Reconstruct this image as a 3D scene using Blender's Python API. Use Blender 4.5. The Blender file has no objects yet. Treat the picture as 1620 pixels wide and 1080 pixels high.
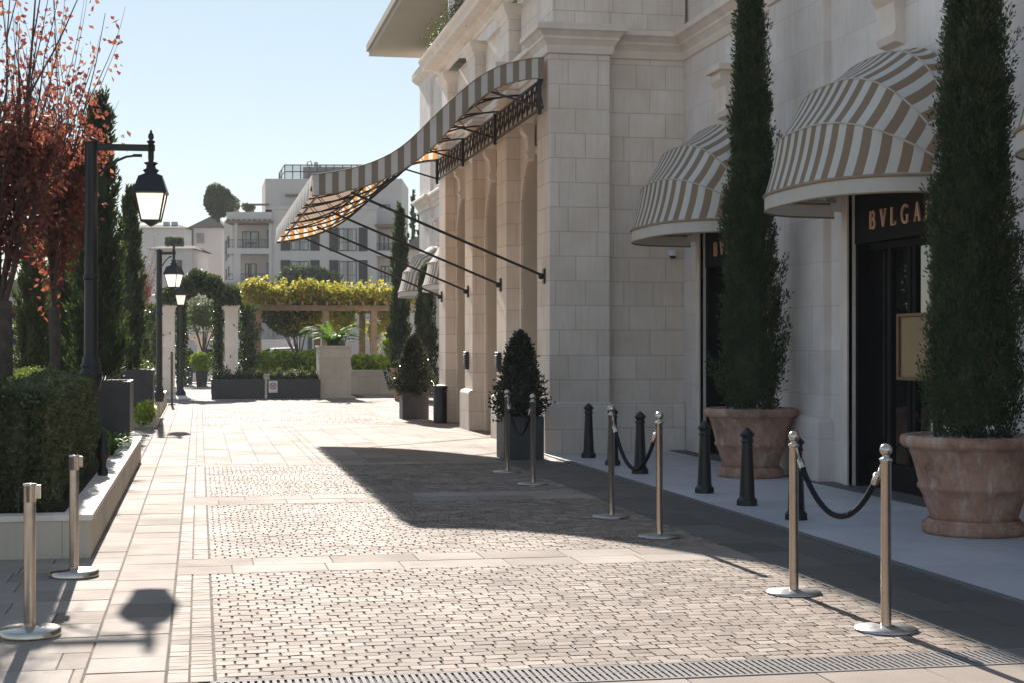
import bpy, math, random
import numpy as np
from mathutils import Vector
random.seed(7)
scene = bpy.context.scene
COL = scene.collection
R = math.radians
F_PX, CX, HY, CAM_H, YAW = 2475.0, 810.0, 547.0, 1.55, R(11.31)
SN, CS = math.sin(YAW), math.cos(YAW)

def P(px, py, Z):
    """survey point seen at (px,py) standing Z metres away along the view axis"""
    L = (px-CX)/F_PX*Z
    return (SN*Z+CS*L, CS*Z-SN*L, CAM_H-(py-HY)/F_PX*Z)
def G(px, py, z=0.0):
    return P(px, py, F_PX*(CAM_H-z)/(py-HY))

# ------------------------------------------------------------------ scene objects
def tag(o, label=None, cat=None, group=None, kind=None):
    if label: o['label'] = label
    if cat: o['category'] = cat
    if group: o['group'] = group
    if kind: o['kind'] = kind
    return o
def thing(name, label, cat, loc=(0,0,0), group=None):
    o = bpy.data.objects.new(name, None)
    o.empty_display_size = .1
    COL.objects.link(o); o.location = loc
    return tag(o, label, cat, group)
def copy_tree(o, parent=None):
    c = o.copy(); COL.objects.link(c); c.parent = parent
    for ch in list(o.children): copy_tree(ch, c)
    return c
def link_mesh(name, me, parent=None):
    o = bpy.data.objects.new(name, me); COL.objects.link(o)
    if parent is not None: o.parent = parent
    return o

class MB:
    def __init__(s, org=(0,0,0)):
        s.v=[]; s.f=[]; s.m=[]; s.sm=[]; s.o=org
    def add(s, vs, fs, mi=0, smooth=False):
        b=len(s.v); s.v.extend(vs)
        for f in fs:
            s.f.append(tuple(i+b for i in f)); s.m.append(mi); s.sm.append(smooth)
    def box(s, x0,x1,y0,y1,z0,z1, mi=0):
        s.add([(x0,y0,z0),(x1,y0,z0),(x1,y1,z0),(x0,y1,z0),(x0,y0,z1),(x1,y0,z1),(x1,y1,z1),(x0,y1,z1)],
              [(3,2,1,0),(4,5,6,7),(0,1,5,4),(1,2,6,5),(2,3,7,6),(3,0,4,7)], mi)
    def obox(s, c, ax, hs, mi=0):
        c=Vector(c); ax=[Vector(a).normalized() for a in ax]; vs=[]
        for k in (-1,1):
            for i,j in ((-1,-1),(1,-1),(1,1),(-1,1)):
                vs.append(tuple(c+ax[0]*i*hs[0]+ax[1]*j*hs[1]+ax[2]*k*hs[2]))
        s.add(vs,[(3,2,1,0),(4,5,6,7),(0,1,5,4),(1,2,6,5),(2,3,7,6),(3,0,4,7)],mi)
    def bar(s, a, b, w, h, mi=0):
        a=Vector(a); b=Vector(b); d=b-a
        if d.length<1e-6: return
        dn=d.normalized(); up=Vector((0,0,1))
        if abs(dn.z)>.95: up=Vector((0,1,0))
        sd=dn.cross(up).normalized(); u2=sd.cross(dn)
        s.obox((a+b)/2,(dn,sd,u2),(d.length/2,w/2,h/2),mi)
    def tube(s, pts, r, n=8, mi=0, cap=True, smooth=True):
        pts=[Vector(p) for p in pts]
        rs=r if isinstance(r,(list,tuple)) else [r]*len(pts)
        vs=[]; ref=None
        for i,p in enumerate(pts):
            d=(pts[min(i+1,len(pts)-1)]-pts[max(i-1,0)])
            d = d.normalized() if d.length>1e-9 else Vector((0,0,1))
            if ref is None:
                ref=Vector((1,0,0)) if abs(d.x)<.8 else Vector((0,1,0))
            a=(ref-d*ref.dot(d)); a=a.normalized() if a.length>1e-6 else d.orthogonal().normalized()
            ref=a; b=d.cross(a)
            for k in range(n):
                t=2*math.pi*k/n
                vs.append(tuple(p+a*math.cos(t)*rs[i]+b*math.sin(t)*rs[i]))
        fs=[]
        for i in range(len(pts)-1):
            for k in range(n):
                fs.append((i*n+k,i*n+(k+1)%n,(i+1)*n+(k+1)%n,(i+1)*n+k))
        s.add(vs,fs,mi,smooth)
        if cap:
            s.add(vs[:n],[tuple(reversed(range(n)))],mi); s.add(vs[-n:],[tuple(range(n))],mi)
    def lathe(s, c, prof, n=24, mi=0, smooth=True, rot=0.0, sq=None):
        vs=[]; fs=[]
        for (r,z) in prof:
            for k in range(n):
                t=2*math.pi*k/n+rot
                vs.append((c[0]+r*math.cos(t), c[1]+r*math.sin(t), c[2]+z))
        for i in range(len(prof)-1):
            for k in range(n):
                fs.append((i*n+k,i*n+(k+1)%n,(i+1)*n+(k+1)%n,(i+1)*n+k))
        s.add(vs,fs,mi,smooth)
        if prof[0][0]>1e-4: s.add(vs[:n],[tuple(reversed(range(n)))],mi)
        if prof[-1][0]>1e-4: s.add(vs[-n:],[tuple(range(n))],mi)
    def prism(s, poly, axis, a0, a1, mi=0):
        """poly = 2D points; axis 0: (y,z) extruded in x, 1: (x,z) in y, 2: (x,y) in z"""
        def mk(p,a):
            return (a,p[0],p[1]) if axis==0 else ((p[0],a,p[1]) if axis==1 else (p[0],p[1],a))
        n=len(poly); vs=[mk(p,a0) for p in poly]+[mk(p,a1) for p in poly]
        fs=[tuple(range(n)),tuple(range(2*n-1,n-1,-1))]+[(i,(i+1)%n,(i+1)%n+n,i+n) for i in range(n)]
        s.add(vs,fs,mi)
    def quad(s,a,b,c,d,mi=0,smooth=False): s.add([a,b,c,d],[(0,1,2,3)],mi,smooth)
    def build(s, name, mats, parent=None, bevel=0.0, recalc=True, raw=False):
        me=bpy.data.meshes.new(name)
        ox,oy,oz=s.o
        if parent is not None:
            r=parent
            while r.parent is not None: r=r.parent
            ox,oy,oz=(0,0,0) if raw else r.location
        me.from_pydata([(x-ox,y-oy,z-oz) for x,y,z in s.v],[],s.f)
        for m in (mats if isinstance(mats,(list,tuple)) else [mats]): me.materials.append(m)
        me.polygons.foreach_set('material_index',s.m); me.polygons.foreach_set('use_smooth',s.sm)
        if recalc:
            import bmesh
            bm=bmesh.new(); bm.from_mesh(me)
            bmesh.ops.recalc_face_normals(bm,faces=bm.faces); bm.to_mesh(me); bm.free()
        me.update()
        o=link_mesh(name,me,parent)
        if parent is None and s.o!=(0,0,0): o.location=s.o
        if bevel>0:
            b=o.modifiers.new('bevel','BEVEL'); b.width=bevel; b.segments=2; b.limit_method='ANGLE'; b.angle_limit=R(50)
        return o

# ------------------------------------------------------------------ materials
def nodes(name):
    m=bpy.data.materials.new(name); m.use_nodes=True
    nt=m.node_tree; nt.nodes.clear()
    out=nt.nodes.new('ShaderNodeOutputMaterial'); b=nt.nodes.new('ShaderNodeBsdfPrincipled')
    nt.links.new(b.outputs[0],out.inputs[0])
    return m,nt,b,out
def N(nt,t,**kw):
    n=nt.nodes.new(t)
    for k,v in kw.items():
        if hasattr(n,k): setattr(n,k,v)
        else: n.inputs[k].default_value=v
    return n
def mixc(nt,fac,a,b,mode='MIX'):
    n=nt.nodes.new('ShaderNodeMix'); n.data_type='RGBA'; n.blend_type=mode
    for sock,val in ((n.inputs[0],fac),(n.inputs[6],a),(n.inputs[7],b)):
        if hasattr(val,'is_output'): nt.links.new(val,sock)
        else: sock.default_value = val if not isinstance(val,tuple) else (*val[:3],1)
    return n.outputs[2]
def sc3(c,k): return tuple(min(1,x*k) for x in c)
def ramp(nt,fac,stops):
    r=nt.nodes.new('ShaderNodeValToRGB'); e=r.color_ramp.elements
    while len(e)<len(stops): e.new(.5)
    for i,(p,c) in enumerate(stops):
        e[i].position=p; e[i].color=(*c,1) if isinstance(c,tuple) else (c,c,c,1)
    nt.links.new(fac,r.inputs[0]); return r.outputs[0]
def texco(nt): return nt.nodes.new('ShaderNodeTexCoord').outputs['Object']

def basic(name,c,rough=.6,metal=0.0,spec=.5,var=.15,vs=6.0,bump=0.0,bs=60.0,streak=0.0):
    m,nt,b,out=nodes(name); tc=texco(nt)
    n=N(nt,'ShaderNodeTexNoise',Scale=vs,Detail=5.0); nt.links.new(tc,n.inputs['Vector'])
    f=ramp(nt,n.outputs[0],[(.3,0.0),(.7,1.0)])
    col=mixc(nt,f,sc3(c,1-var),sc3(c,1+var))
    if streak>0:
        mp=N(nt,'ShaderNodeMapping'); mp.inputs['Scale'].default_value=(5,5,.35); nt.links.new(tc,mp.inputs[0])
        n2=N(nt,'ShaderNodeTexNoise',Scale=2.0,Detail=4.0); nt.links.new(mp.outputs[0],n2.inputs['Vector'])
        f2=ramp(nt,n2.outputs[0],[(.52,0.0),(.72,streak)])
        col=mixc(nt,f2,col,sc3(c,.55))
    nt.links.new(col,b.inputs['Base Color'])
    b.inputs['Roughness'].default_value=rough; b.inputs['Metallic'].default_value=metal
    b.inputs['Specular IOR Level'].default_value=spec
    rr=N(nt,'ShaderNodeMapRange'); nt.links.new(n.outputs[0],rr.inputs[0])
    rr.inputs[3].default_value=max(.03,rough-.08); rr.inputs[4].default_value=min(1,rough+.08)
    nt.links.new(rr.outputs[0],b.inputs['Roughness'])
    if bump>0:
        nb=N(nt,'ShaderNodeTexNoise',Scale=bs,Detail=4.0); nt.links.new(tc,nb.inputs['Vector'])
        bp=N(nt,'ShaderNodeBump',Strength=bump,Distance=.01); nt.links.new(nb.outputs[0],bp.inputs['Height'])
        nt.links.new(bp.outputs[0],b.inputs['Normal'])
    return m

def ashlar(name,c,bw=.56,rh=.355,mort=.007,dark=.62,blotch=.15):
    """coursed stone blocks: u runs along the wall whichever way it faces, v is height"""
    m,nt,b,out=nodes(name); tc=texco(nt)
    sx=N(nt,'ShaderNodeSeparateXYZ'); nt.links.new(tc,sx.inputs[0])
    ad=N(nt,'ShaderNodeMath',operation='ADD'); nt.links.new(sx.outputs[0],ad.inputs[0]); nt.links.new(sx.outputs[1],ad.inputs[1])
    cb=N(nt,'ShaderNodeCombineXYZ'); nt.links.new(ad.outputs[0],cb.inputs[0]); nt.links.new(sx.outputs[2],cb.inputs[1])
    br=N(nt,'ShaderNodeTexBrick'); nt.links.new(cb.outputs[0],br.inputs['Vector'])
    br.offset=.43; br.squash=.8; br.squash_frequency=3
    for k,v in (('Scale',1.0),('Mortar Size',mort),('Mortar Smooth',.25),('Bias',0.0),('Brick Width',bw),('Row Height',rh)):
        br.inputs[k].default_value=v
    br.inputs['Color1'].default_value=(*sc3(c,.93),1); br.inputs['Color2'].default_value=(*sc3(c,1.05),1)
    br.inputs['Mortar'].default_value=(*sc3(c,dark),1)
    n=N(nt,'ShaderNodeTexNoise',Scale=1.7,Detail=6.0,Roughness=.65); nt.links.new(tc,n.inputs['Vector'])
    f=ramp(nt,n.outputs[0],[(.32,0.0),(.68,1.0)])
    warm=mixc(nt,f,(1-blotch,1-blotch*1.25,1-blotch*1.6),(1.0,1.0,1.0))
    col=mixc(nt,1.0,br.outputs[0],warm,'MULTIPLY')
    mp=N(nt,'ShaderNodeMapping'); mp.inputs['Scale'].default_value=(9,9,.6); nt.links.new(tc,mp.inputs[0])
    n2=N(nt,'ShaderNodeTexNoise',Scale=3.0,Detail=5.0); nt.links.new(mp.outputs[0],n2.inputs['Vector'])
    col=mixc(nt,ramp(nt,n2.outputs[0],[(.48,0.0),(.78,.42)]),col,sc3(c,.68))
    n4=N(nt,'ShaderNodeTexVoronoi',Scale=3.1); nt.links.new(tc,n4.inputs['Vector'])
    col=mixc(nt,ramp(nt,n4.outputs[0],[(.0,.5),(.035,0.0)]),col,sc3(c,.5))
    nt.links.new(col,b.inputs['Base Color']); b.inputs['Roughness'].default_value=.72; b.inputs['Specular IOR Level'].default_value=.3
    n3=N(nt,'ShaderNodeTexNoise',Scale=45.0,Detail=4.0); nt.links.new(tc,n3.inputs['Vector'])
    mm=N(nt,'ShaderNodeMath',operation='MULTIPLY_ADD'); nt.links.new(br.outputs[1],mm.inputs[0]); mm.inputs[1].default_value=-1.2; nt.links.new(n3.outputs[0],mm.inputs[2])
    bp=N(nt,'ShaderNodeBump',Strength=.28,Distance=.012); nt.links.new(mm.outputs[0],bp.inputs['Height']); nt.links.new(bp.outputs[0],b.inputs['Normal'])
    return m

def tiles_mat(name,stops,rough=.5,spec=.5,bump=.25,bs=120.0,stain=.25):
    """each tile of a paved mesh is an island: its own tone of stone"""
    m,nt,b,out=nodes(name); tc=texco(nt)
    g=nt.nodes.new('ShaderNodeNewGeometry')
    col=ramp(nt,g.outputs['Random Per Island'],stops)
    n=N(nt,'ShaderNodeTexNoise',Scale=1.1,Detail=6.0,Roughness=.7); nt.links.new(tc,n.inputs['Vector'])
    col=mixc(nt,ramp(nt,n.outputs[0],[(.42,0.0),(.75,stain)]),col,sc3(stops[0][1],.6))
    n2=N(nt,'ShaderNodeTexNoise',Scale=90.0,Detail=3.0); nt.links.new(tc,n2.inputs['Vector'])
    col=mixc(nt,ramp(nt,n2.outputs[0],[(.4,0.0),(.75,.3)]),col,sc3(stops[0][1],.7))
    nt.links.new(col,b.inputs['Base Color'])
    b.inputs['Specular IOR Level'].default_value=spec
    rr=N(nt,'ShaderNodeMapRange'); nt.links.new(n.outputs[0],rr.inputs[0]); rr.inputs[3].default_value=rough-.1; rr.inputs[4].default_value=rough+.14
    nt.links.new(rr.outputs[0],b.inputs['Roughness'])
    n3=N(nt,'ShaderNodeTexNoise',Scale=bs,Detail=4.0); nt.links.new(tc,n3.inputs['Vector'])
    bp=N(nt,'ShaderNodeBump',Strength=bump,Distance=.004); nt.links.new(n3.outputs[0],bp.inputs['Height']); nt.links.new(bp.outputs[0],b.inputs['Normal'])
    return m

def leafmat(name,stops,trans=.35,rough=.5,spec=.4,tcol=None):
    m,nt,b,out=nodes(name)
    g=nt.nodes.new('ShaderNodeNewGeometry')
    col=ramp(nt,g.outputs['Random Per Island'],stops)
    n=N(nt,'ShaderNodeTexNoise',Scale=2.2,Detail=3.0); nt.links.new(texco(nt),n.inputs['Vector'])
    col=mixc(nt,ramp(nt,n.outputs[0],[(.35,0.0),(.65,.45)]),col,sc3(stops[0][1],.8))
    n2=N(nt,'ShaderNodeTexNoise',Scale=6.5,Detail=3.0); nt.links.new(texco(nt),n2.inputs['Vector'])
    col=mixc(nt,ramp(nt,n2.outputs[0],[(.52,0.0),(.70,.55)]),col,stops[-1][1])
    nt.links.new(col,b.inputs['Base Color']); b.inputs['Roughness'].default_value=rough; b.inputs['Specular IOR Level'].default_value=spec
    if trans>0:
        t=nt.nodes.new('ShaderNodeBsdfTranslucent')
        tc=mixc(nt,1.0,col,tcol or (1.6,1.7,.7),'MULTIPLY'); nt.links.new(tc,t.inputs[0])
        mx=nt.nodes.new('ShaderNodeMixShader'); mx.inputs[0].default_value=trans
        nt.links.new(b.outputs[0],mx.inputs[1]); nt.links.new(t.outputs[0],mx.inputs[2]); nt.links.new(mx.outputs[0],out.inputs[0])
    return m

def cloth(name,c,trans=.3,tcol=None,weave=900.0):
    m,nt,b,out=nodes(name); tc=texco(nt)
    n=N(nt,'ShaderNodeTexNoise',Scale=3.0,Detail=6.0,Roughness=.7); nt.links.new(tc,n.inputs['Vector'])
    col=mixc(nt,ramp(nt,n.outputs[0],[(.3,0.0),(.75,1.0)]),sc3(c,.86),sc3(c,1.05))
    nt.links.new(col,b.inputs['Base Color']); b.inputs['Roughness'].default_value=.85; b.inputs['Specular IOR Level'].default_value=.15
    n2=N(nt,'ShaderNodeTexNoise',Scale=5.0,Detail=2.0); nt.links.new(tc,n2.inputs['Vector'])
    bp=N(nt,'ShaderNodeBump',Strength=.35,Distance=.03); nt.links.new(n2.outputs[0],bp.inputs['Height']); nt.links.new(bp.outputs[0],b.inputs['Normal'])
    t=nt.nodes.new('ShaderNodeBsdfTranslucent'); t.inputs[0].default_value=(*(tcol or c),1)
    mx=nt.nodes.new('ShaderNodeMixShader'); mx.inputs[0].default_value=trans
    nt.links.new(b.outputs[0],mx.inputs[1]); nt.links.new(t.outputs[0],mx.inputs[2]); nt.links.new(mx.outputs[0],out.inputs[0])
    return m

def terracotta(name):
    m,nt,b,out=nodes(name); tc=texco(nt)
    n=N(nt,'ShaderNodeTexNoise',Scale=3.5,Detail=8.0,Roughness=.7); nt.links.new(tc,n.inputs['Vector'])
    col=ramp(nt,n.outputs[0],[(.25,(.23,.125,.09)),(.45,(.37,.21,.15)),(.6,(.45,.275,.20)),(.78,(.52,.40,.33))])
    mp=N(nt,'ShaderNodeMapping'); mp.inputs['Scale'].default_value=(6,6,1.2); nt.links.new(tc,mp.inputs[0])
    n2=N(nt,'ShaderNodeTexNoise',Scale=1.6,Detail=7.0,Roughness=.75); nt.links.new(mp.outputs[0],n2.inputs['Vector'])
    col=mixc(nt,ramp(nt,n2.outputs[0],[(.50,0.0),(.68,.8)]),col,(.52,.44,.385))
    n4=N(nt,'ShaderNodeTexNoise',Scale=2.3,Detail=6.0,Roughness=.7); nt.links.new(tc,n4.inputs['Vector'])
    col=mixc(nt,ramp(nt,n4.outputs[0],[(.52,0.0),(.68,.8)]),col,(.13,.075,.055))
    nt.links.new(col,b.inputs['Base Color']); b.inputs['Roughness'].default_value=.85; b.inputs['Specular IOR Level'].default_value=.2
    n3=N(nt,'ShaderNodeTexNoise',Scale=28.0,Detail=5.0); nt.links.new(tc,n3.inputs['Vector'])
    bp=N(nt,'ShaderNodeBump',Strength=.35,Distance=.01); nt.links.new(n3.outputs[0],bp.inputs['Height']); nt.links.new(bp.outputs[0],b.inputs['Normal']); return m
M={}
M['stone']=ashlar('cream_ashlar',(.82,.735,.67),dark=.68)
M['stone2']=ashlar('cream_ashlar_wing',(.80,.755,.74),bw=.75,rh=.5,mort=.005,dark=.80)
M['trim']=basic('cream_trim_stone',(.75,.665,.59),.65,spec=.3,var=.09,vs=3,bump=.15,bs=50,streak=.12)
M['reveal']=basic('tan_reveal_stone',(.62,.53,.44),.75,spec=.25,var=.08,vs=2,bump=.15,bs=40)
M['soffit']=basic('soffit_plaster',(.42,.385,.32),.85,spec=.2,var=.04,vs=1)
M['roof']=basic('dark_roof_tile',(.06,.05,.05),.95,spec=.03,var=.25,vs=3)
M['blackmetal']=basic('black_iron',(.012,.012,.014),.42,spec=.5,var=.2,vs=12,bump=.08,bs=40)
M['bollard']=basic('black_painted_iron',(.008,.008,.010),.38,spec=.5,var=.25,vs=20,bump=.12,bs=60)
M['steel']=basic('brushed_steel',(.55,.50,.44),.22,metal=1.0,var=.08,vs=20,bump=.03,bs=120)
M['disc']=basic('scuffed_steel_disc',(.42,.42,.42),.36,metal=1.0,var=.2,vs=14,bump=.08,bs=60)
M['rope']=basic('black_rope',(.012,.014,.022),.9,spec=.12,var=.4,vs=60,bump=.5,bs=160)
M['terracotta']=terracotta('terracotta')
M['pebble']=tiles_mat('white_pebbles',[(0,(.28,.28,.29)),(.5,(.5,.5,.51)),(1,(.7,.7,.7))],.7,.2)
M['greybox']=basic('charcoal_planter',(.052,.052,.056),.55,spec=.4,var=.22,vs=5,bump=.06,bs=40,streak=.25)
M['soil']=basic('soil',(.055,.042,.032),.95,spec=.1,var=.4,vs=30,bump=.8,bs=40)
M['bark']=basic('bark',(.10,.082,.07),.9,spec=.15,var=.3,vs=14,bump=.8,bs=25)
M['twig']=basic('purple_twig',(.095,.068,.062),.75,spec=.2,var=.2,vs=14)
M['wood']=basic('weathered_timber',(.20,.145,.10),.8,spec=.2,var=.2,vs=8,bump=.3,bs=30,streak=.3)
M['cream']=cloth('cream_canvas',(.74,.72,.68),.28,(.80,.78,.72))
M['taupe']=cloth('taupe_canvas',(.30,.245,.185),.28,(.75,.36,.10))
M['taupev']=cloth('taupe_canvas_valance',(.30,.25,.20),.16,(.42,.30,.20))
M['creamc']=cloth('cream_canvas_valance',(.72,.69,.66),.22,(.72,.68,.64))
M['creamv']=cloth('cream_canvas_trim',(.66,.63,.58),.2,(.7,.66,.58))
M['tan']=basic('tan_piping',(.30,.23,.16),.8,spec=.15)
M['seam']=basic('seam_piping',(.52,.47,.40),.85,spec=.1)
M['plaster']=basic('pale_grey_plaster',(.52,.48,.45),.85,spec=.2,var=.05,vs=.8,bump=.1,bs=8,streak=.12)
M['plaster2']=basic('white_plaster',(.5,.47,.45),.85,spec=.2,var=.05,vs=.6)
M['greystone']=ashlar('grey_block',(.36,.35,.34),bw=.6,rh=.3)
M['shutter']=basic('charcoal_shutter',(.03,.027,.027),.65,var=.2,vs=3)
M['brownsh']=basic('grey_brown_shutter',(.22,.19,.18),.7,var=.1,vs=3)
M['frame']=basic('dark_window_frame',(.045,.045,.05),.45)
M['wframe']=basic('pale_window_frame',(.5,.49,.47),.5)
M['curtain']=basic('interior_curtain',(.42,.40,.36),.9,var=.2,vs=2)
M['brickbox']=basic('reddish_penthouse_render',(.27,.185,.165),.85,var=.12,vs=1)
M['white']=basic('white_paint',(.75,.75,.76),.45,var=.05)
M['red']=basic('red_sign_paint',(.55,.05,.08),.5,var=.05)
M['signgrey']=basic('grey_sign_print',(.2,.19,.2),.6)
M['gold']=basic('brass_letters',(.80,.50,.33),.45,metal=.25,var=.05)
M['goldframe']=basic('bronze_display_frame',(.19,.12,.065),.45,metal=.55,var=.1)
M['goldcloth']=basic('ochre_display_cloth',(.34,.235,.12),.7,var=.08,vs=3)
M['blackdoor']=basic('black_lacquer',(.006,.006,.007),.55,spec=.1,var=.2)
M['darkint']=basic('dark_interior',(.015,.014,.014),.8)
M['rubber']=basic('black_rubber',(.015,.015,.016),.8)
M['blue']=cloth('navy_canvas',(.012,.022,.06),.1)
M['curb']=basic('dark_granite_curb',(.13,.125,.125),.7,var=.2,vs=20,bump=.1)
M['pave_white']=tiles_mat('pale_marble_pavement',[(0,(.48,.485,.53)),(.5,(.55,.55,.59)),(1,(.62,.615,.65))],.42,.4,.08,30,.38)
M['plantwall']=ashlar('planter_limestone',(.58,.52,.44),bw=.9,rh=.6,mort=.005)
M['garden']=basic('garden_paving',(.30,.26,.225),.9,spec=.1,var=.12,vs=1.0)
M['earth']=basic('far_ground',(.30,.28,.25),.9,var=.15,vs=.05)
M['bed']=basic('joint_sand',(.12,.10,.082),.95,spec=.1,var=.65,vs=2.2,bump=.3)
M['grate']=basic('galvanised_grate',(.20,.185,.18),.8,spec=.12,metal=0.0,var=.12,vs=30)
M['void']=basic('drain_void',(.05,.045,.045),.95)
M['car']=basic('white_car_paint',(.65,.66,.68),.2,spec=.6,var=.02)
def glass(name,c,rough):
    m,nt,b,out=nodes(name)
    n=N(nt,'ShaderNodeTexNoise',Scale=.8,Detail=2.0); nt.links.new(texco(nt),n.inputs['Vector'])
    bp=N(nt,'ShaderNodeBump',Strength=.04,Distance=.05); nt.links.new(n.outputs[0],bp.inputs['Height']); nt.links.new(bp.outputs[0],b.inputs['Normal'])
    b.inputs['Base Color'].default_value=(*c,1); b.inputs['Roughness'].default_value=rough
    b.inputs['Specular IOR Level'].default_value=.9; b.inputs['IOR'].default_value=1.7
    return m
M['glass']=glass('dark_window_glass',(.03,.034,.038),.03)
M['doorglass']=glass('shop_door_glass',(.008,.008,.009),.03)
def frosted(name):
    m,nt,b,out=nodes(name)
    b.inputs['Base Color'].default_value=(.85,.82,.74,1); b.inputs['Roughness'].default_value=.3; b.inputs['Emission Color'].default_value=(1,.92,.80,1); b.inputs['Emission Strength'].default_value=1.1
    t=nt.nodes.new('ShaderNodeBsdfTranslucent'); t.inputs[0].default_value=(.95,.92,.82,1)
    mx=nt.nodes.new('ShaderNodeMixShader'); mx.inputs[0].default_value=.8
    nt.links.new(b.outputs[0],mx.inputs[1]); nt.links.new(t.outputs[0],mx.inputs[2]); nt.links.new(mx.outputs[0],out.inputs[0])
    return m
M['lampglass']=frosted('frosted_lantern_glass')
def fenceglass():
    m,nt,b,out=nodes('clear_balustrade_glass')
    t=nt.nodes.new('ShaderNodeBsdfTransparent'); t.inputs[0].default_value=(.92,.93,.93,1)
    b.inputs['Base Color'].default_value=(.2,.22,.24,1); b.inputs['Roughness'].default_value=.05
    mx=nt.nodes.new('ShaderNodeMixShader'); mx.inputs[0].default_value=.25
    nt.links.new(t.outputs[0],mx.inputs[1]); nt.links.new(b.outputs[0],mx.inputs[2]); nt.links.new(mx.outputs[0],out.inputs[0]); return m
M['fglass']=fenceglass()

M['cobble']=tiles_mat('setts',[(0,(.165,.125,.10)),(.12,(.225,.175,.142)),(.5,(.275,.217,.177)),(.85,(.31,.252,.21)),(1,(.37,.32,.275))],.8,.15,.2,150,.5)
M['slab']=tiles_mat('limestone_slabs',[(0,(.225,.18,.15)),(.2,(.285,.233,.198)),(.6,(.33,.28,.24)),(1,(.38,.33,.29))],.85,.12,.15,90,.45)
M['dslab']=tiles_mat('grey_granite_slabs',[(0,(.09,.082,.077)),(.5,(.115,.105,.098)),(1,(.145,.13,.12))],.6,.3,.2,90,.22)
M['cyp']=leafmat('cypress_green',[(0,(.028,.046,.028)),(.5,(.05,.076,.04)),(.85,(.075,.10,.05)),(1,(.13,.125,.065))],.22,.6,.25)
M['cypfar']=leafmat('cypress_olive_green',[(0,(.045,.065,.03)),(.6,(.075,.098,.04)),(1,(.12,.13,.06))],.3,.6,.25)
M['hedge']=leafmat('hedge_green',[(0,(.04,.055,.026)),(.5,(.07,.09,.04)),(.9,(.11,.13,.06)),(1,(.17,.16,.09))],.45,.27,.8)
M['holly']=leafmat('holly_dark_green',[(0,(.018,.026,.017)),(.6,(.034,.048,.028)),(1,(.07,.075,.04))],.15,.3,.55)
M['autumn']=leafmat('autumn_red_leaf',[(0,(.13,.047,.047)),(.35,(.18,.064,.056)),(.7,(.25,.10,.07)),(1,(.31,.18,.10))],.5,.5,.3,(1.35,.95,.8))
M['vine']=leafmat('yellow_vine_leaf',[(0,(.13,.17,.05)),(.35,(.27,.28,.08)),(.7,(.42,.37,.10)),(1,(.36,.22,.08))],.5,.5,.25,(1.35,1.35,.6))
M['lime']=leafmat('lime_shrub_leaf',[(0,(.12,.17,.035)),(.5,(.24,.31,.06)),(1,(.38,.42,.09))],.55,.5,.3)
M['ivy']=leafmat('ivy_green',[(0,(.028,.044,.02)),(.6,(.055,.08,.032)),(1,(.12,.14,.05))],.25,.4,.45)
M['grey_leaf']=leafmat('grey_green_shrub',[(0,(.035,.05,.03)),(.6,(.07,.085,.055)),(1,(.13,.14,.09))],.3,.5,.3)
M['strap']=leafmat('strap_leaf',[(0,(.04,.09,.015)),(.5,(.08,.16,.03)),(1,(.14,.21,.05))],.45,.6,.15)

# ------------------------------------------------------------------ foliage
def leaf_mesh(name, C, D, Ln, W, mat, parent=None, org=(0,0,0), rng=None, core=None, fold=.25):
    """many small leaf blades: C centres, D tip directions, Ln lengths, W widths"""
    n=len(C); D=D/np.maximum(np.linalg.norm(D,axis=1,keepdims=True),1e-6)
    rv=rng.normal(size=(n,3)); S=np.cross(D,rv); S/=np.maximum(np.linalg.norm(S,axis=1,keepdims=True),1e-6)
    U=np.cross(S,D)
    Ln=np.asarray(Ln).reshape(-1,1)*np.ones((n,1)); W=np.asarray(W).reshape(-1,1)*np.ones((n,1))
    b=C-D*Ln*.5; t=C+D*Ln*.5+U*Ln*fold*.4; l=C+S*W*.5+U*W*fold; r=C-S*W*.5+U*W*fold
    V=np.stack([b,r,t,l],1).reshape(-1,3)
    Fq=np.arange(4*n).reshape(-1,4)
    V=V.tolist(); Fq=Fq.tolist()
    if core is not None:
        k=len(V); V+= [list(v) for v in core.v]; Fq+=[[i+k for i in f] for f in core.f]
    me=bpy.data.meshes.new(name)
    if parent is not None:
        r0=parent
        while r0.parent is not None: r0=r0.parent
        org=tuple(r0.location)
    me.from_pydata([(v[0]-org[0],v[1]-org[1],v[2]-org[2]) for v in V],[],Fq)
    me.materials.append(mat); me.update()
    o=link_mesh(name,me,parent)
    if parent is None: o.location=org
    return o

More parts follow.
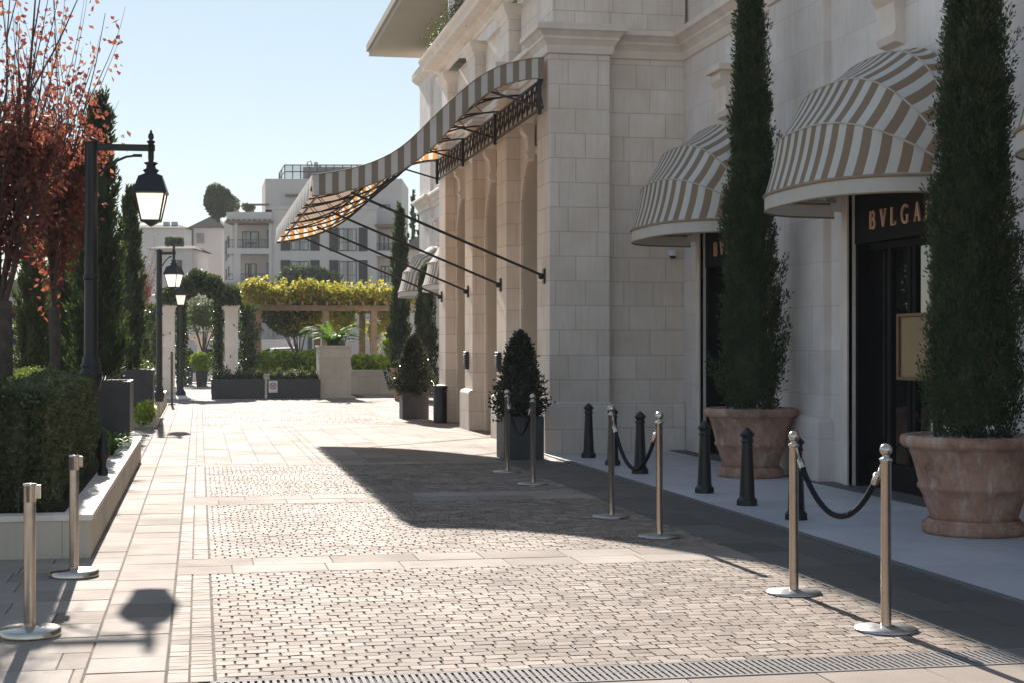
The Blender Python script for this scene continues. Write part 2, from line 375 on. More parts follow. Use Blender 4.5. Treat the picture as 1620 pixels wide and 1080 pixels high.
def cypress_crown(parent, base, h, rmax, mat, plumes, per, ll, lw, seed, taper=.75, z0=0.0):
    rng=np.random.default_rng(seed)
    def prof(t): return rmax*np.minimum(1,(np.maximum(t,0)+.06)/.09)**.5*np.minimum(1,np.maximum(0,1-t))**taper
    t=rng.random(plumes)**.9*1.0-.03; a=rng.random(plumes)*2*np.pi
    rr=prof(t)*(.55+.45*rng.random(plumes)**.4)*(1+.11*np.sin(a*3+t*17)+.09*np.clip(rng.normal(size=plumes),-2,1.6)+.10*(rng.random(plumes)<.06))
    pl=(.22+.25*rng.random(plumes))*min(1.0,rmax/.3)*(1-.4*t)
    C=[];D=[];
    for i in range(plumes):
        s=rng.random(per)
        out=np.array([np.cos(a[i]),np.sin(a[i]),0])
        lean=.14+.22*rng.random()
        axis=np.array([0,0,1.0])+out*lean+rng.normal(size=3)*.08
        st=np.array([base[0],base[1],base[2]+z0+t[i]*(h-z0)])+out*max(0,rr[i]-.06)
        wid=.05*min(1.4,rmax/.3)*(1-.6*s)
        off=rng.normal(size=(per,3))*wid[:,None]*.72
        c=st+axis[None,:]*(s*pl[i])[:,None]+off
        d=axis[None,:]+off/np.maximum(wid[:,None],1e-3)*.45+rng.normal(size=(per,3))*.25
        C.append(c);D.append(d)
    C=np.concatenate(C);D=np.concatenate(D); n=len(C)
    core=MB(); prof_pts=[(max(.004,.62*float(prof(np.array(q)))),z0+q*(h-z0)) for q in np.linspace(0.02,.96,9)]
    core.lathe(base,prof_pts,9,smooth=False)
    return leaf_mesh('crown',C,D,ll*(.6+.8*rng.random(n)),lw*(.7+.6*rng.random(n)),mat,parent,rng=rng,core=core)

def cloud(rng,n,c,r,shell=.5,lump=.25,k=7):
    """points in a lumpy ellipsoid, denser to the outside"""
    d=rng.normal(size=(n,3)); d/=np.linalg.norm(d,axis=1,keepdims=True)
    L=rng.normal(size=(k,3)); L/=np.linalg.norm(L,axis=1,keepdims=True)
    w=np.max(np.exp(-(1-d@L.T)*6),axis=1)
    rad=(shell+(1-shell)*rng.random(n)**.6)*(1-lump+lump*1.6*w)
    return np.array(c)+d*rad[:,None]*np.array(r), d

def bush(name, parent, c, r, n, ll, lw, mat, seed, shell=.45, lump=.25, org=(0,0,0), up=.3):
    rng=np.random.default_rng(seed); C,d=cloud(rng,n,c,r,shell,lump)
    D=d*.6+rng.normal(size=(n,3))*.7+np.array([0,0,up])
    core=MB(); prof=[(r[0]*.5*math.sin(math.pi*q),-r[2]*.5*math.cos(math.pi*q)) for q in (.05,.25,.5,.75,.95)]
    core.lathe(c,prof,8,smooth=False)
    return leaf_mesh(name,C,D,ll*(.6+.8*rng.random(n)),lw*(.6+.8*rng.random(n)),mat,parent,org,rng,core)

def cone_bush(name,parent,base,h,r,n,ll,lw,mat,seed):
    rng=np.random.default_rng(seed)
    t=rng.random(n)**1.25; a=rng.random(n)*2*np.pi
    prof=np.minimum(1,(t+.22)/.42)**.7*(1-t)**.47
    lum=1+.16*np.sin(a*4+t*9)+.12*np.sin(a*7-t*15)+.14*rng.normal(size=n)
    rad=r*prof*(.55+.5*rng.random(n)**.5)*lum
    C=np.stack([base[0]+rad*np.cos(a),base[1]+rad*np.sin(a),base[2]+t*h+rng.normal(size=n)*.025],1)
    D=np.stack([np.cos(a),np.sin(a),.5+0*a],1)+rng.normal(size=(n,3))*.6
    core=MB(); core.lathe(base,[(r*.45,.02),(r*.62,h*.2),(r*.42,h*.5),(r*.16,h*.8),(.01,h*.92)],9,smooth=False)
    return leaf_mesh(name,C,D,ll*(.6+.7*rng.random(n)),lw*(.7+.6*rng.random(n)),mat,parent,rng=rng,core=core)

# ------------------------------------------------------------------ world, sun, camera
SUN_EL, SUN_AZ = R(24.0), R(1.6)       # azimuth measured from +Y towards -X
w=bpy.data.worlds.new('World'); scene.world=w; w.use_nodes=True
wn=w.node_tree; wn.nodes.clear()
sky=wn.nodes.new('ShaderNodeTexSky'); sky.sky_type='NISHITA'; sky.sun_disc=False
sky.sun_elevation=SUN_EL; sky.sun_rotation=-SUN_AZ; sky.air_density=1.0; sky.dust_density=.03; sky.ozone_density=1.2; sky.altitude=10
bg=wn.nodes.new('ShaderNodeBackground'); bg.inputs[1].default_value=.124
wo=wn.nodes.new('ShaderNodeOutputWorld'); gm=wn.nodes.new('ShaderNodeGamma'); gm.inputs[1].default_value=.5; hs=wn.nodes.new('ShaderNodeHueSaturation'); hs.inputs['Saturation'].default_value=1.15
wn.links.new(sky.outputs[0],gm.inputs[0]); wn.links.new(gm.outputs[0],hs.inputs['Color']); wn.links.new(hs.outputs[0],bg.inputs[0]); wn.links.new(bg.outputs[0],wo.inputs[0])
sl=bpy.data.lights.new('sun','SUN'); sl.energy=4.8; sl.angle=R(.5); sl.color=(1.0,.925,.84)
so=bpy.data.objects.new('sun',sl); COL.objects.link(so); so.location=(-5,40,30)
sd=Vector((-math.sin(SUN_AZ)*math.cos(SUN_EL),math.cos(SUN_AZ)*math.cos(SUN_EL),math.sin(SUN_EL)))
so.rotation_euler=sd.to_track_quat('Z','Y').to_euler()
cam=bpy.data.cameras.new('camera'); cam.lens=55; cam.sensor_width=36; cam.shift_y=.0043; cam.clip_end=3000; cam.clip_start=.1
co=bpy.data.objects.new('camera',cam); COL.objects.link(co); co.location=(0,0,CAM_H); co.rotation_euler=(R(90),0,-YAW)
scene.camera=co
vs=scene.view_settings; vs.view_transform='Standard'; vs.look='None'; vs.gamma=1; vs.exposure=1.38

# ================================================================== GROUND AND PAVING
g=MB(); g.box(-900,900,-30,1500,-.6,-.05); tag(g.build('ground',M['earth']),kind='structure')
class Tiles(MB):
    def tile(s,x0,x1,y0,y1,z=0.0,b=.006,tilt=.0015,low=-.012,sk=0.0,mi=0):
        j=lambda a: random.uniform(-a,a)
        zz=[z+j(tilt) for _ in range(4)]
        c=[(x0+j(sk),y0+j(sk)),(x1+j(sk),y0+j(sk)),(x1+j(sk),y1+j(sk)),(x0+j(sk),y1+j(sk))]
        mx,my=(x0+x1)/2,(y0+y1)/2
        def ins(p): return (p[0]+(b if p[0]<mx else -b),p[1]+(b if p[1]<my else -b))
        vs=[(p[0],p[1],low) for p in c]+[(p[0],p[1],zz[i]-b*.7) for i,p in enumerate(c)]+[(*ins(p),zz[i]) for i,p in enumerate(c)]
        fs=[(8,9,10,11)]
        for i in range(4):
            k=(i+1)%4; fs+=[(4+i,4+k,8+k,8+i),(i,k,4+k,4+i)]
        s.add(vs,fs,mi)
def cobble_field(t,x0,x1,y0,y1,pl=.109,rh=.09):
    y=y0; i=0
    while y<y1-.03:
        h=min(rh*random.uniform(.86,1.14),y1-y); x=x0-(pl*.5 if i%2 else 0)-random.uniform(0,.012)
        while x<x1:
            l=pl*random.uniform(.94,1.06); a=max(x,x0); b_=min(x+l,x1)
            if b_-a>.03:
                gx=random.uniform(.006,.014); gy=random.uniform(.002,.004)
                t.tile(a+gx/2,b_-gx/2,y+gy/2,y+h-gy/2,random.uniform(-.0015,.001),.0035,.0012,sk=.0012)
            x+=l
        y+=h; i+=1
def headers(t,x0,x1,y0,y1):
    y=y0
    while y<y1-.02:
        h=min(random.choice((.06,.075,.09,.11,.13)),y1-y)
        t.tile(x0+.005,x1-.003,y+.0015,y+h-.0015,random.uniform(-.001,.001),.003,.001,sk=.001); y+=h
def slabs(t,x0,x1,y0,y1,lx,ly,gap=.006,bond=True,along='x'):
    """rows of rectangular slabs of varied length"""
    if along=='x':
        y=y0
        while y<y1-.02:
            h=min(ly if isinstance(ly,float) else random.uniform(*ly),y1-y)
            if y1-y-h<.08: h=y1-y
            x=x0-random.uniform(0,lx*.8)
            while x<x1:
                l=lx*random.uniform(.75,1.25); a=max(x,x0); b_=min(x+l,x1)
                if b_-a>.04: t.tile(a+gap/2,b_-gap/2,y+gap/2,y+h-gap/2,random.uniform(-.0015,.001),.004,.0008)
                x+=l
            y+=h
    else:
        x=x0
        while x<x1-.02:
            h=min(lx,x1-x); y=y0-random.uniform(0,ly*.8)
            if x1-x-h<.08: h=x1-x
            while y<y1:
                l=ly*random.uniform(.7,1.3); a=max(y,y0); b_=min(y+l,y1)
                if b_-a>.04: t.tile(x+gap/2,x+h-gap/2,a+gap/2,b_-gap/2,random.uniform(-.0015,.001),.004,.0008)
                y+=l
            x+=h
CR=4.0         # right edge of the setts
b=MB(); b.box(-12,5,2,52,-.045,-.0065); tag(b.build('street_bed',M['bed']),kind='structure')
t=Tiles()
fields=[(7.37,10.85),(11.62,15.55),(16.42,20.55),(31.4,38.2)]
for (a,c) in fields:
    headers(t,-.15,-.045,a,c); headers(t,-.045,.07,a,c)
    cobble_field(t,.075,CR,a,c) if a<30 else cobble_field(t,.075,CR,a,c,.125,.12)
tag(t.build('cobble_paving',M['cobble'],recalc=False),kind='structure')
t=Tiles()
slabs(t,-.78,-.535,11.83,46.5,.245,.62,along='y')
slabs(t,-.53,-.155,4,46.5,.375,.5,along='y')
slabs(t,-6.0,-.535,4,11.83,.8,.42)
for (a,c) in ((10.85,11.62),(15.55,16.42)): slabs(t,-.15,4.0,a,c,.62,(c-a)/2)
slabs(t,-.15,CR,5.0,5.2,.6,.2)
# broad slab apron of the hotel entrance with a narrow double border
slabs(t,-.15,CR,20.55,21.1,.62,.275); slabs(t,-.15,.07,21.1,31.0,.11,.5,along='y')
slabs(t,.07,1.5,21.1,31.0,.357,.85,along='y'); slabs(t,1.5,1.75,21.1,31.0,.125,.6,along='y'); slabs(t,1.75,6.4,21.1,31.0,.5,.9,along='y')
slabs(t,-.15,6.9,31.0,31.4,.6,.2); slabs(t,CR,6.9,31.4,38.2,.5,.9,along='y')
slabs(t,-.15,6.9,38.2,46.5,.55,.55)
slabs(t,-.15,.0,7.0,7.37,.14,.37); slabs(t,-.15,CR,5.2,7.0,.6,.45)
tag(t.build('slab_paving',M['slab'],recalc=False),kind='structure')
t=Tiles()
slabs(t,CR,4.42,4,21.1,.42,.75,along='y'); slabs(t,4.43,4.82,4,21.1,.39,.9,along='y')
tag(t.build('granite_paving',M['dslab'],recalc=False),kind='structure')
# right-hand pavement, flush with the roadway, and its dark edge stones
b=MB(); y=3.0
while y<22.2:
    l=random.uniform(1.0,1.4)
    for (x0,x1) in ((4.90,5.85),(5.853,6.80)): b.box(x0,x1-.006,y,min(y+l,22.2)-.006,-.05,.012+random.uniform(-.0008,.0008))
    y+=l
tag(b.build('pavement',M['pave_white']),kind='structure')
b=MB(); y=3.0
while y<22.0:
    b.box(4.825,4.895,y,y+.98,-.05,.014+random.uniform(-.001,.001)); y+=.985
tag(b.build('kerb',M['curb']),kind='structure')
b=MB(); b.box(6.805,7.3,3,22.2,-.05,.020); tag(b.build('wall_base_strip',M['curb']),kind='structure')
b=MB(); b.box(-12,-.80,22.0,46.5,-.05,-.004); b.box(-12,9,46.55,47.4,-.05,-.006); b.box(-12,-1,46.6,120,-.05,-.01); b.box(-1,30,52,120,-.05,-.012)
b.box(4.0,9,46.5,46.549,-.05,-.008); b.box(4.8,8,47.4,51.99,-.05,-.009)
tag(b.build('garden_path',M['garden']),kind='structure')
b=MB(); b.box(-5.6,-1.02,47.45,51.9,-.05,.10); b.box(-1.0,4.7,47.45,51.9,-.05,.0); tag(b.build('step',M['trim']),kind='structure')

# drain channel across the street
dr=thing('drain_grate','slotted metal drain grate crossing the cobbles in the foreground','drain grate',(2.4,7.18,0))
b=MB(); b.box(.05,4.82,7.005,7.365,-.046,-.014); b.build('channel',M['void'],dr)
b=MB(); b.box(.05,4.82,7.012,7.034,-.012,.002); b.box(.05,4.82,7.336,7.358,-.012,.002); b.box(.05,4.82,7.18,7.19,-.012,.001)
x=.06
while x<4.8:
    b.box(x,x+.020,7.0345,7.1795,-.012,.0015); b.box(x,x+.020,7.1905,7.3355,-.012,.0015); x+=.034
b.build('grating',M['grate'],dr)

# ================================================================== PLANTER WALLS, HEDGE
pl=thing('planter_wall','low pale limestone planter wall around the clipped hedge','planter wall',(-3,12,0))
b=MB(); b.box(-7,-.78,11.83,12.01,-.04,.275); b.box(-.96,-.78,12.01,22.0,-.04,.275); b.box(-7,-.96,21.82,22.0,-.04,.275); b.build('wall',M['plantwall'],pl)
b=MB(); b.box(-7,-.765,11.815,12.03,.276,.32); b.box(-.98,-.765,12.03,22.01,.276,.32); b.build('coping',M['trim'],pl,bevel=.006)
b=MB(); b.box(-7,-.97,12.02,21.8,-.03,.27); b.build('soil',M['soil'],pl)
b=MB(); b.box(-1.5,-1.16,16.3,16.9,.26,1.13); b.build('lamp_plinth',M['trim'],pl)

def hedge(name,label,x0,x1,y0,y1,z0,z1,n,ll,lw,mat,seed,cat='hedge'):
    rng=np.random.default_rng(seed)
    A=[((x1-x0)*(z1-z0),0),((y1-y0)*(z1-z0),1),((x1-x0)*(y1-y0),2)]
    tot=sum(a for a,_ in A); Cs=[];Ds=[]
    for a,k in A:
        m=int(n*a/tot); u=rng.random(m); v=rng.random(m); dep=rng.random(m)*.16-.035
        bump=.05*np.sin(u*19+v*7)+.04*np.sin(v*23-u*11)
        dep=dep-bump*.5
        if k==0: C=np.stack([x0+u*(x1-x0),y0+dep,z0+v*(z1-z0)],1); nn=np.array([0,-1,0.])
        elif k==1: C=np.stack([x1-dep,y0+u*(y1-y0),z0+v*(z1-z0)],1); nn=np.array([1.,0,0])
        else: C=np.stack([x0+u*(x1-x0),y0+v*(y1-y0),z1-dep+np.maximum(0,rng.normal(size=m)-1)*.04],1); nn=np.array([0,0,1.])
        Cs.append(C); Ds.append(nn*.7+rng.normal(size=(m,3))*.75+np.array([0,0,.35]))
    C=np.concatenate(Cs);D=np.concatenate(Ds); n=len(C)
    root=thing(name,label,cat,((x0+x1)/2,(y0+y1)/2,z0))
    core=MB(); core.box(x0+.1,x1-.17,y0+.17,y1-.1,z0,z1-.17)
    leaf_mesh('foliage',C,D,ll*(.6+.8*rng.random(n)),lw*(.6+.8*rng.random(n)),mat,root,rng=rng,core=core)
    for i in range(12):
        b=MB(); x=random.uniform(x0+.1,x1-.1); y=y0+random.uniform(.02,.12)
        b.tube([(x,y,z0-.02),(x+random.uniform(-.06,.06),y+.03,z0+.25),(x+random.uniform(-.12,.12),y+.05,z0+.5)],[.012,.01,.006],5)
        b.build('stem',M['bark'],root)
    return root
hedge('clipped_hedge','clipped box hedge with sunlit top in the left foreground planter',-3.5,-1.10,12.08,17.6,.32,1.24,85000,.036,.023,M['hedge'],3)
hedge('low_shrub','low dark shrub row between the hedge and the left tall cypresses',-5.2,-1.7,19.2,20.0,.3,1.12,5000,.06,.035,M['ivy'],4,'shrub')

# strappy plants on the planter edge
def strap_plant(c,n,l,seed,label):
    rng=random.Random(seed); b=MB(c)
    for i in range(n):
        a=rng.uniform(0,2*math.pi); L=l*rng.uniform(.6,1.1); w0=.018
        o=Vector((math.cos(a),math.sin(a),0)); sd=Vector((-o.y,o.x,0)); pts=[]
        lift=rng.uniform(.7,1.5)
        for k in range(6):
            q=k/5; pts.append(Vector(c)+o*(L*.85*q)+Vector((0,0,L*(lift*q-1.0*q*q*lift*.75))))
        vs=[];
        for k,p in enumerate(pts):
            ww=w0*(1-(k/5)**2*.95); vs+=[tuple(p+sd*ww),tuple(p-sd*ww)]
        b.add(vs,[(2*k,2*k+1,2*k+3,2*k+2) for k in range(5)],0,True)
    return tag(b.build('strappy_plant',M['strap']),label,'plant','strappy plants along the planter edge')
strap_plant((-.99,18.2,.3),60,.5,1,'bright green strappy plant nearest the hedge on the planter edge')
strap_plant((-1.0,19.5,.3),60,.5,2,'bright green strappy plant just before the charcoal cypress box')

# small black spike light in the planter
sp=tag((lambda b:(b.lathe((-.90,15.4,.3),[(.045,0),(.05,.06),(.03,.1),(.036,.16),(.062,.2),(.066,.26),(.04,.3),(.05,.34),(.02,.39),(.012,.43),(0,.45)],14),b.build('garden_light',M['blackmetal']))[1])(MB((-.90,15.4,.3))),'small black urn shaped garden light beside the hedge','garden light')

# ================================================================== CYPRESS BOXES ON THE LEFT
def planter_box(label,x0,x1,y0,y1,z0,z1,group=None,name='planter_box',lip=.04):
    r=thing(name,label,'planter',((x0+x1)/2,(y0+y1)/2,z0),group)
    b=MB(); b.box(x0,x1,y0,y0+lip,z0,z1); b.box(x0,x1,y1-lip,y1,z0,z1); b.box(x0,x0+lip,y0+lip,y1-lip,z0,z1); b.box(x1-lip,x1,y0+lip,y1-lip,z0,z1)
    b.build('box',M['greybox'],r,bevel=.004)
    b=MB(); b.box(x0+lip,x1-lip,y0+lip,y1-lip,z0,z1-.07); b.build('soil',M['soil'],r); return r
def cypress(label,c,h,rmax,mat,pn,per,ll,lw,seed,group,taper=.75,z0=.1,trunk=.045):
    r=thing('cypress_tree',label,'cypress',c,group)
    b=MB()
    b.tube([(c[0],c[1],c[2]-.08),(c[0]+.01,c[1],c[2]+h*.3),(c[0],c[1],c[2]+h*.9)],[trunk,trunk*.7,.01],8)
    for i in range(5):
        a=i*1.3; b.tube([(c[0]+.03*math.cos(a),c[1]+.03*math.sin(a),c[2]-.05),(c[0]+.12*math.cos(a),c[1]+.12*math.sin(a),c[2]+.25),(c[0]+.2*math.cos(a),c[1]+.2*math.sin(a),c[2]+.6)],[.016,.012,.006],5)
    b.build('trunk',M['bark'],r)
    cypress_crown(r,c,h,rmax,mat,pn,per,ll,lw,seed,taper,z0); return r
GB='charcoal planter boxes along the left edge'; GC='columnar cypresses along the left edge'
planter_box('tall charcoal planter box beside the strappy plants, nearest on the left',-1.95,-.87,20.6,21.75,.3,1.1,GB)
cypress('tall cypress behind the nearest street lamp, in the nearest charcoal box',(-1.30,21.2,1.05),3.75,.37,M['cyp'],420,42,.085,.024,11,GC,.42)
planter_box('charcoal planter box on a pale stone base, second along the left edge',-1.75,-.87,30.9,32.0,.36,1.1,GB)
b=MB((-1.3,31.4,0)); b.box(-1.85,-.79,30.7,32.2,-.04,.36); tag(b.build('stone_block',M['plantwall'],bevel=.01),'pale stone block base under the second charcoal planter box','stone block')
cypress('tall cypress beside the small distant street lamps, in the second charcoal box',(-1.32,31.4,1.05),3.5,.33,M['cyp'],320,36,.10,.03,12,GC,.5)
for i,(px,Z,h,s,lb) in enumerate(((52,25,3.1,13,'dark cypress left of the thin autumn trunk, behind the hedge'),(112,25.5,3.4,14,'dark cypress between the thin autumn trunk and the lamp pole'))):
    x,y,_=P(px,500,Z); cypress(lb,(x,y,.2),h,.36,M['cypfar'],300,36,.09,.027,s,GC,.35)
# further bushes on the left edge
GBu='clipped bushes on the left edge'
for (c,r_,s,lb) in (((-1.5,38.0,.75),(.55,1.1,.55),21,'rounded green bush behind the second charcoal planter box'),((-1.45,41.5,.7),(.5,.9,.5),22,'rounded green bush beside the slim tan post')):
    tag(bush('round_bush',None,c,r_,2600,.09,.055,M['hedge'],s,org=(c[0],c[1],0)),lb,'bush',GBu)
b=MB((-1.3,39.5,0)); b.box(-2.3,-.85,35.8,43.2,-.04,.36); tag(b.build('planter_wall',M['plantwall'],bevel=.01),'low stone planter wall under the distant round bushes at left','planter wall')
x,y,_=G(272,640); b=MB((x,y,0)); b.lathe((x,y,0),[(.10,0),(.10,.02),(.035,.03),(.035,1.4),(.0,1.41)],12); tag(b.build('slim_post',M['wood']),'slim tan post standing at the left edge before the gate','post')
x,y,_=G(243,672); tag(bush('small_shrub',None,(-.98,29.9,.3),(.25,.35,.25),500,.08,.05,M['lime'],24,org=(-.98,29.9,0)),'small yellow green plant at the foot of the second box','shrub')

# ================================================================== AUTUMN TREES
def autumn_tree(label,c,trunk_h,tr,spread,seed,height,nl=3000,ny=9,name='autumn_tree'):
    rng=random.Random(seed); nr=np.random.default_rng(seed)
    r=thing(name,label,'tree',c,'red leaved autumn trees on the left')
    tb=MB(); br=MB(); LC=[];LD=[]
    top=Vector((c[0],c[1],c[2]+trunk_h))
    tb.tube([c,(c[0]+.02,c[1],c[2]+trunk_h*.5),tuple(top)],[tr*1.15,tr*.95,tr],12)
    tb.build('trunk',M['bark'],r)
    def branch(p,d,L,rad,lev):
        if (p.z-c[2])/height>.66 and lev==2: return
        n=6; pts=[p]; rs=[rad]; q=Vector(p); dd=Vector(d).normalized()
        for k in range(n):
            dd=(dd+Vector((rng.gauss(0,.06),rng.gauss(0,.06),.07))).normalized()
            q=q+dd*(L/n); pts.append(q.copy()); rs.append(rad*(1-.8*(k+1)/n))
        br.tube(pts,rs,6 if lev==0 else 4,cap=False)
        for k in range(1,n+1):
            pos=pts[k]; hz=(pos.z-c[2])/height
            dens=(1.75 if .38<hz<.68 else .3 if hz<.38 else .5)
            m=int({0:2,1:6,2:5}[lev]*dens*nl/3000+rng.random())
            cl=Vector((rng.gauss(0,.07),rng.gauss(0,.07),rng.gauss(0,.05)))
            for _ in range(m):
                off=cl+.6*Vector((rng.gauss(0,1),rng.gauss(0,1),rng.gauss(0,1)))*(.07 if hz>.62 else .11)
                LC.append(tuple(pos+off-dd*rng.random()*L/n)); LD.append((off.x*4+rng.gauss(0,.4),off.y*4+rng.gauss(0,.4),rng.uniform(-1.2,.1)))
        if lev<2:
            for k in range(1,n+1):
                for _ in range((rng.choice((1,2)) if (pts[k].z-c[2])/height<.7 else rng.choice((0,1))) if lev==0 else 1):
                    a=rng.uniform(0,2*math.pi); t2=(Vector((math.cos(a),math.sin(a),0))*rng.uniform(.2,.5)+dd*.9).normalized()
                    branch(pts[k],t2,L*rng.uniform(.34,.58),rs[k]*.6+.002,lev+1)
    for i in range(ny):
        a=2*math.pi*i/ny+rng.uniform(-.3,.3); tl=spread*rng.uniform(.25,1.0)
        d=Vector((math.cos(a)*tl,math.sin(a)*tl,1))
        branch(top-Vector((0,0,rng.uniform(0,.25))),d,(height-trunk_h)*rng.uniform(.72,1.0),tr*rng.uniform(.18,.30),0)
    br.build('branches',M['twig'],r)
    C=np.array(LC); D=np.array(LD); n=len(C)
    leaf_mesh('leaves',C,D,.062*(.6+.8*nr.random(n)),.048*(.6+.8*nr.random(n)),M['autumn'],r,rng=nr); return r
x1,y1,_=P(-2,500,14.2); autumn_tree('thick trunked red leaved tree cut by the left picture edge',(x1,y1,.2),1.75,.115,.34,5,4.9,2700,7)
x2,y2,_=P(86,500,16.4); autumn_tree('slender red leaved tree between the hedge and the street lamp',(x2,y2,.2),1.75,.06,.26,9,5.2,2900,7)
x3,y3,_=P(215,500,62); autumn_tree('sparse distant reddish tree between the left cypresses',(x3,y3,0),2.2,.08,.34,15,5.8,900)

# ================================================================== STREET LAMPS
def lamp(label,x,y,pole_h,arm,ang,base_z,sc=1.0,post_top=False):
    r=thing('street_lamp',label,'street lamp',(x,y,0),'black lantern street lamps on the left')
    b=MB(); z=base_z
    if not post_top:
        b.lathe((x,y,z),[(.085,-.02),(.09,.0),(.10,.05),(.118,.13),(.115,.17),(.09,.20),(.10,.22),(.10,.24),(.088,.26),(.080,.33)],20)
        b.tube([(x,y,z+.3),(x,y,pole_h*.62),(x,y,pole_h)],[.070,.067,.062],16)
        b.lathe((x,y,pole_h*.62),[(.067,-.03),(.079,-.02),(.079,.02),(.067,.03)],16)
        b.lathe((x,y,pole_h),[(.075,0),(.085,.02),(.03,.05),(0,.07)],14)
    else:
        b.lathe((x,y,0),[(.16,0),(.16,.08),(.09,.2),(.06,.5),(.05,1.2),(.045,pole_h)],14)
    b.build('pole',M['blackmetal'],r)
    dx,dy=math.cos(ang),math.sin(ang)
    hx,hy=(x+dx*arm,y+dy*arm) if not post_top else (x,y)
    zt=pole_h-.02
    if not post_top:
        b=MB(); b.bar((x+dx*.05,y+dy*.05,zt-.02),(hx+dx*.04,hy+dy*.04,zt-.02),.036,.066)
        pts=[(x+dx*(.07+arm*.62*q),y+dy*(.07+arm*.62*q),zt-.30+.20*math.sin(q*math.pi/2)) for q in (0,.25,.5,.75,1)]
        b.tube(pts,.013,6); b.bar((x+dx*arm*.7,y+dy*arm*.7,zt-.10),(x+dx*arm*.85,y+dy*arm*.85,zt-.10),.02,.03)
        b.lathe((hx,hy,zt),[(.026,-.16),(.030,-.12),(.030,.03),(.042,.035),(.042,.05),(.017,.06),(.03,.085),(.026,.12),(.010,.14),(.015,.15),(0,.17)],12)
        b.build('arm',M['blackmetal'],r); zc=zt-.16
    else: zc=pole_h+.67*sc
    # lantern: finial neck, four-sided roof, frame, glass
    b=MB(); q4=math.pi/4+ang
    b.lathe((hx,hy,zc),[(.03*sc,0),(.075*sc,-.015*sc),(.045*sc,-.04*sc),(.05*sc,-.07*sc),(.085*sc,-.09*sc),(.06*sc,-.12*sc),(.12*sc,-.145*sc),(.12*sc,-.16*sc)],14)
    s2=math.sqrt(2)
    b.lathe((hx,hy,zc),[(.115*sc*s2,-.155*sc),(.12*sc*s2,-.165*sc),(.165*sc*s2,-.305*sc),(.17*sc*s2,-.325*sc),(.15*sc*s2,-.335*sc)],4,smooth=False,rot=q4)
    for k in range(4):
        a=q4+k*math.pi/2; a2=q4+(k+1)*math.pi/2
        p=lambda rr,zz,aa:(hx+rr*s2*sc*math.cos(aa),hy+rr*s2*sc*math.sin(aa),zc+zz*sc)
        b.bar(p(.148,-.33,a),p(.092,-.61,a),.018*sc,.018*sc); b.bar(p(.093,-.61,a),p(.093,-.61,a2),.018*sc,.018*sc)
    b.lathe((hx,hy,zc),[(.09*sc*s2,-.615*sc),(.05*sc*s2,-.64*sc),(.03*sc,-.66*sc),(0,-.67*sc)],4,smooth=False,rot=q4)
    lan=b.build('lantern',M['blackmetal'],r)
    b=MB(); b.lathe((hx,hy,zc),[(.140*sc*s2,-.338*sc),(.087*sc*s2,-.604*sc)],4,smooth=False,rot=q4); b.f=b.f[:4]; b.m=b.m[:4]; b.sm=b.sm[:4]
    b.build('lantern_glass',M['lampglass'],lan); return r
lx,ly,_=P(144,500,16.0); lamp('nearest and largest black lantern lamp, rising behind the hedge',lx,ly,3.62,.60,-.06,1.12)
lx,ly,_=P(252,500,34.5); lamp('middle black lantern lamp beside the second left cypress',lx,ly,3.62,.36,-.5,.35)
lx,ly,_=P(286,500,49.5); lamp('smallest distant lantern lamp on its own post before the gate',lx,ly,2.76,0,0,0,1.12,True)

# ================================================================== BARRIER POSTS AND BOLLARDS
def stanchion(label,x,y):
    r=thing('rope_stanchion',label,'stanchion',(x,y,0),'polished steel stanchions with ball tops')
    b=MB(); b.lathe((x,y,.004),[(.172,0),(.172,.006),(.166,.012),(.06,.020),(.034,.024)],40); b.build('base_disc',M['disc'],r)
    b=MB(); b.lathe((x,y,.02),[(.030,0),(.0285,.02),(.0285,.90),(.036,.905),(.036,.917),(.02,.922),(.018,.935)],24); b.build('pole',M['steel'],r)
    b=MB(); b.lathe((x,y,.985),[(.035*math.sin(math.pi*q/12),-.035*math.cos(math.pi*q/12)) for q in range(13)],20); b.build('ball_top',M['steel'],r); return r
pos=[(3.66,9.28,'steel stanchion left of the rope in the right foreground'),(3.68,7.98,'steel stanchion nearest the camera, at the right end of the front rope'),
     (3.67,13.75,'steel stanchion at the left end of the middle rope, before the first bollards'),(3.67,12.24,'steel stanchion at the right end of the middle rope, beside the shadow edge'),
     (3.72,18.9,'steel stanchion left of the rope before the dark bush box'),(3.68,17.2,'steel stanchion right of the rope before the dark bush box')]
s0=stanchion(pos[0][2],pos[0][0],pos[0][1])
for (x,y,lb) in pos[1:]:
    c=copy_tree(s0); c.location=(x,y,0); c['label']=lb; c.rotation_euler.z=random.uniform(0,6)
def rope(a,b_,sag,label,side=.035):
    a=Vector((a[0],a[1],.915)); b_=Vector((b_[0],b_[1],.915)); r=thing('barrier_rope',label,'rope',((a.x+b_.x)/2,(a.y+b_.y)/2,.5),'sagging black ropes between steel stanchions')
    d=(b_-a).normalized(); a=a+d*.045; b_=b_-d*.045; pts=[]
    for k in range(25):
        q=k/24; p=a.lerp(b_,q); p.z-=sag*(1-(2*q-1)**2)**.9; pts.append(p)
    m=MB(); m.tube(pts[2:-2],.017,10); m.build('cord',M['rope'],r)
    for e in (pts[:3],pts[:-4:-1]):
        m=MB(); m.tube([e[0],e[1],e[1]+(e[2]-e[1])*.02,e[2]],[.008,.008,.021,.021],10); m.build('end_fitting',M['steel'],r)
    return r
rope(pos[0],pos[1],.36,'black rope sagging between the two nearest stanchions at right')
rope(pos[2],pos[3],.42,'black rope sagging before the black bollards in mid street')
rope(pos[4],pos[5],.40,'black rope sagging in front of the dark bush box')
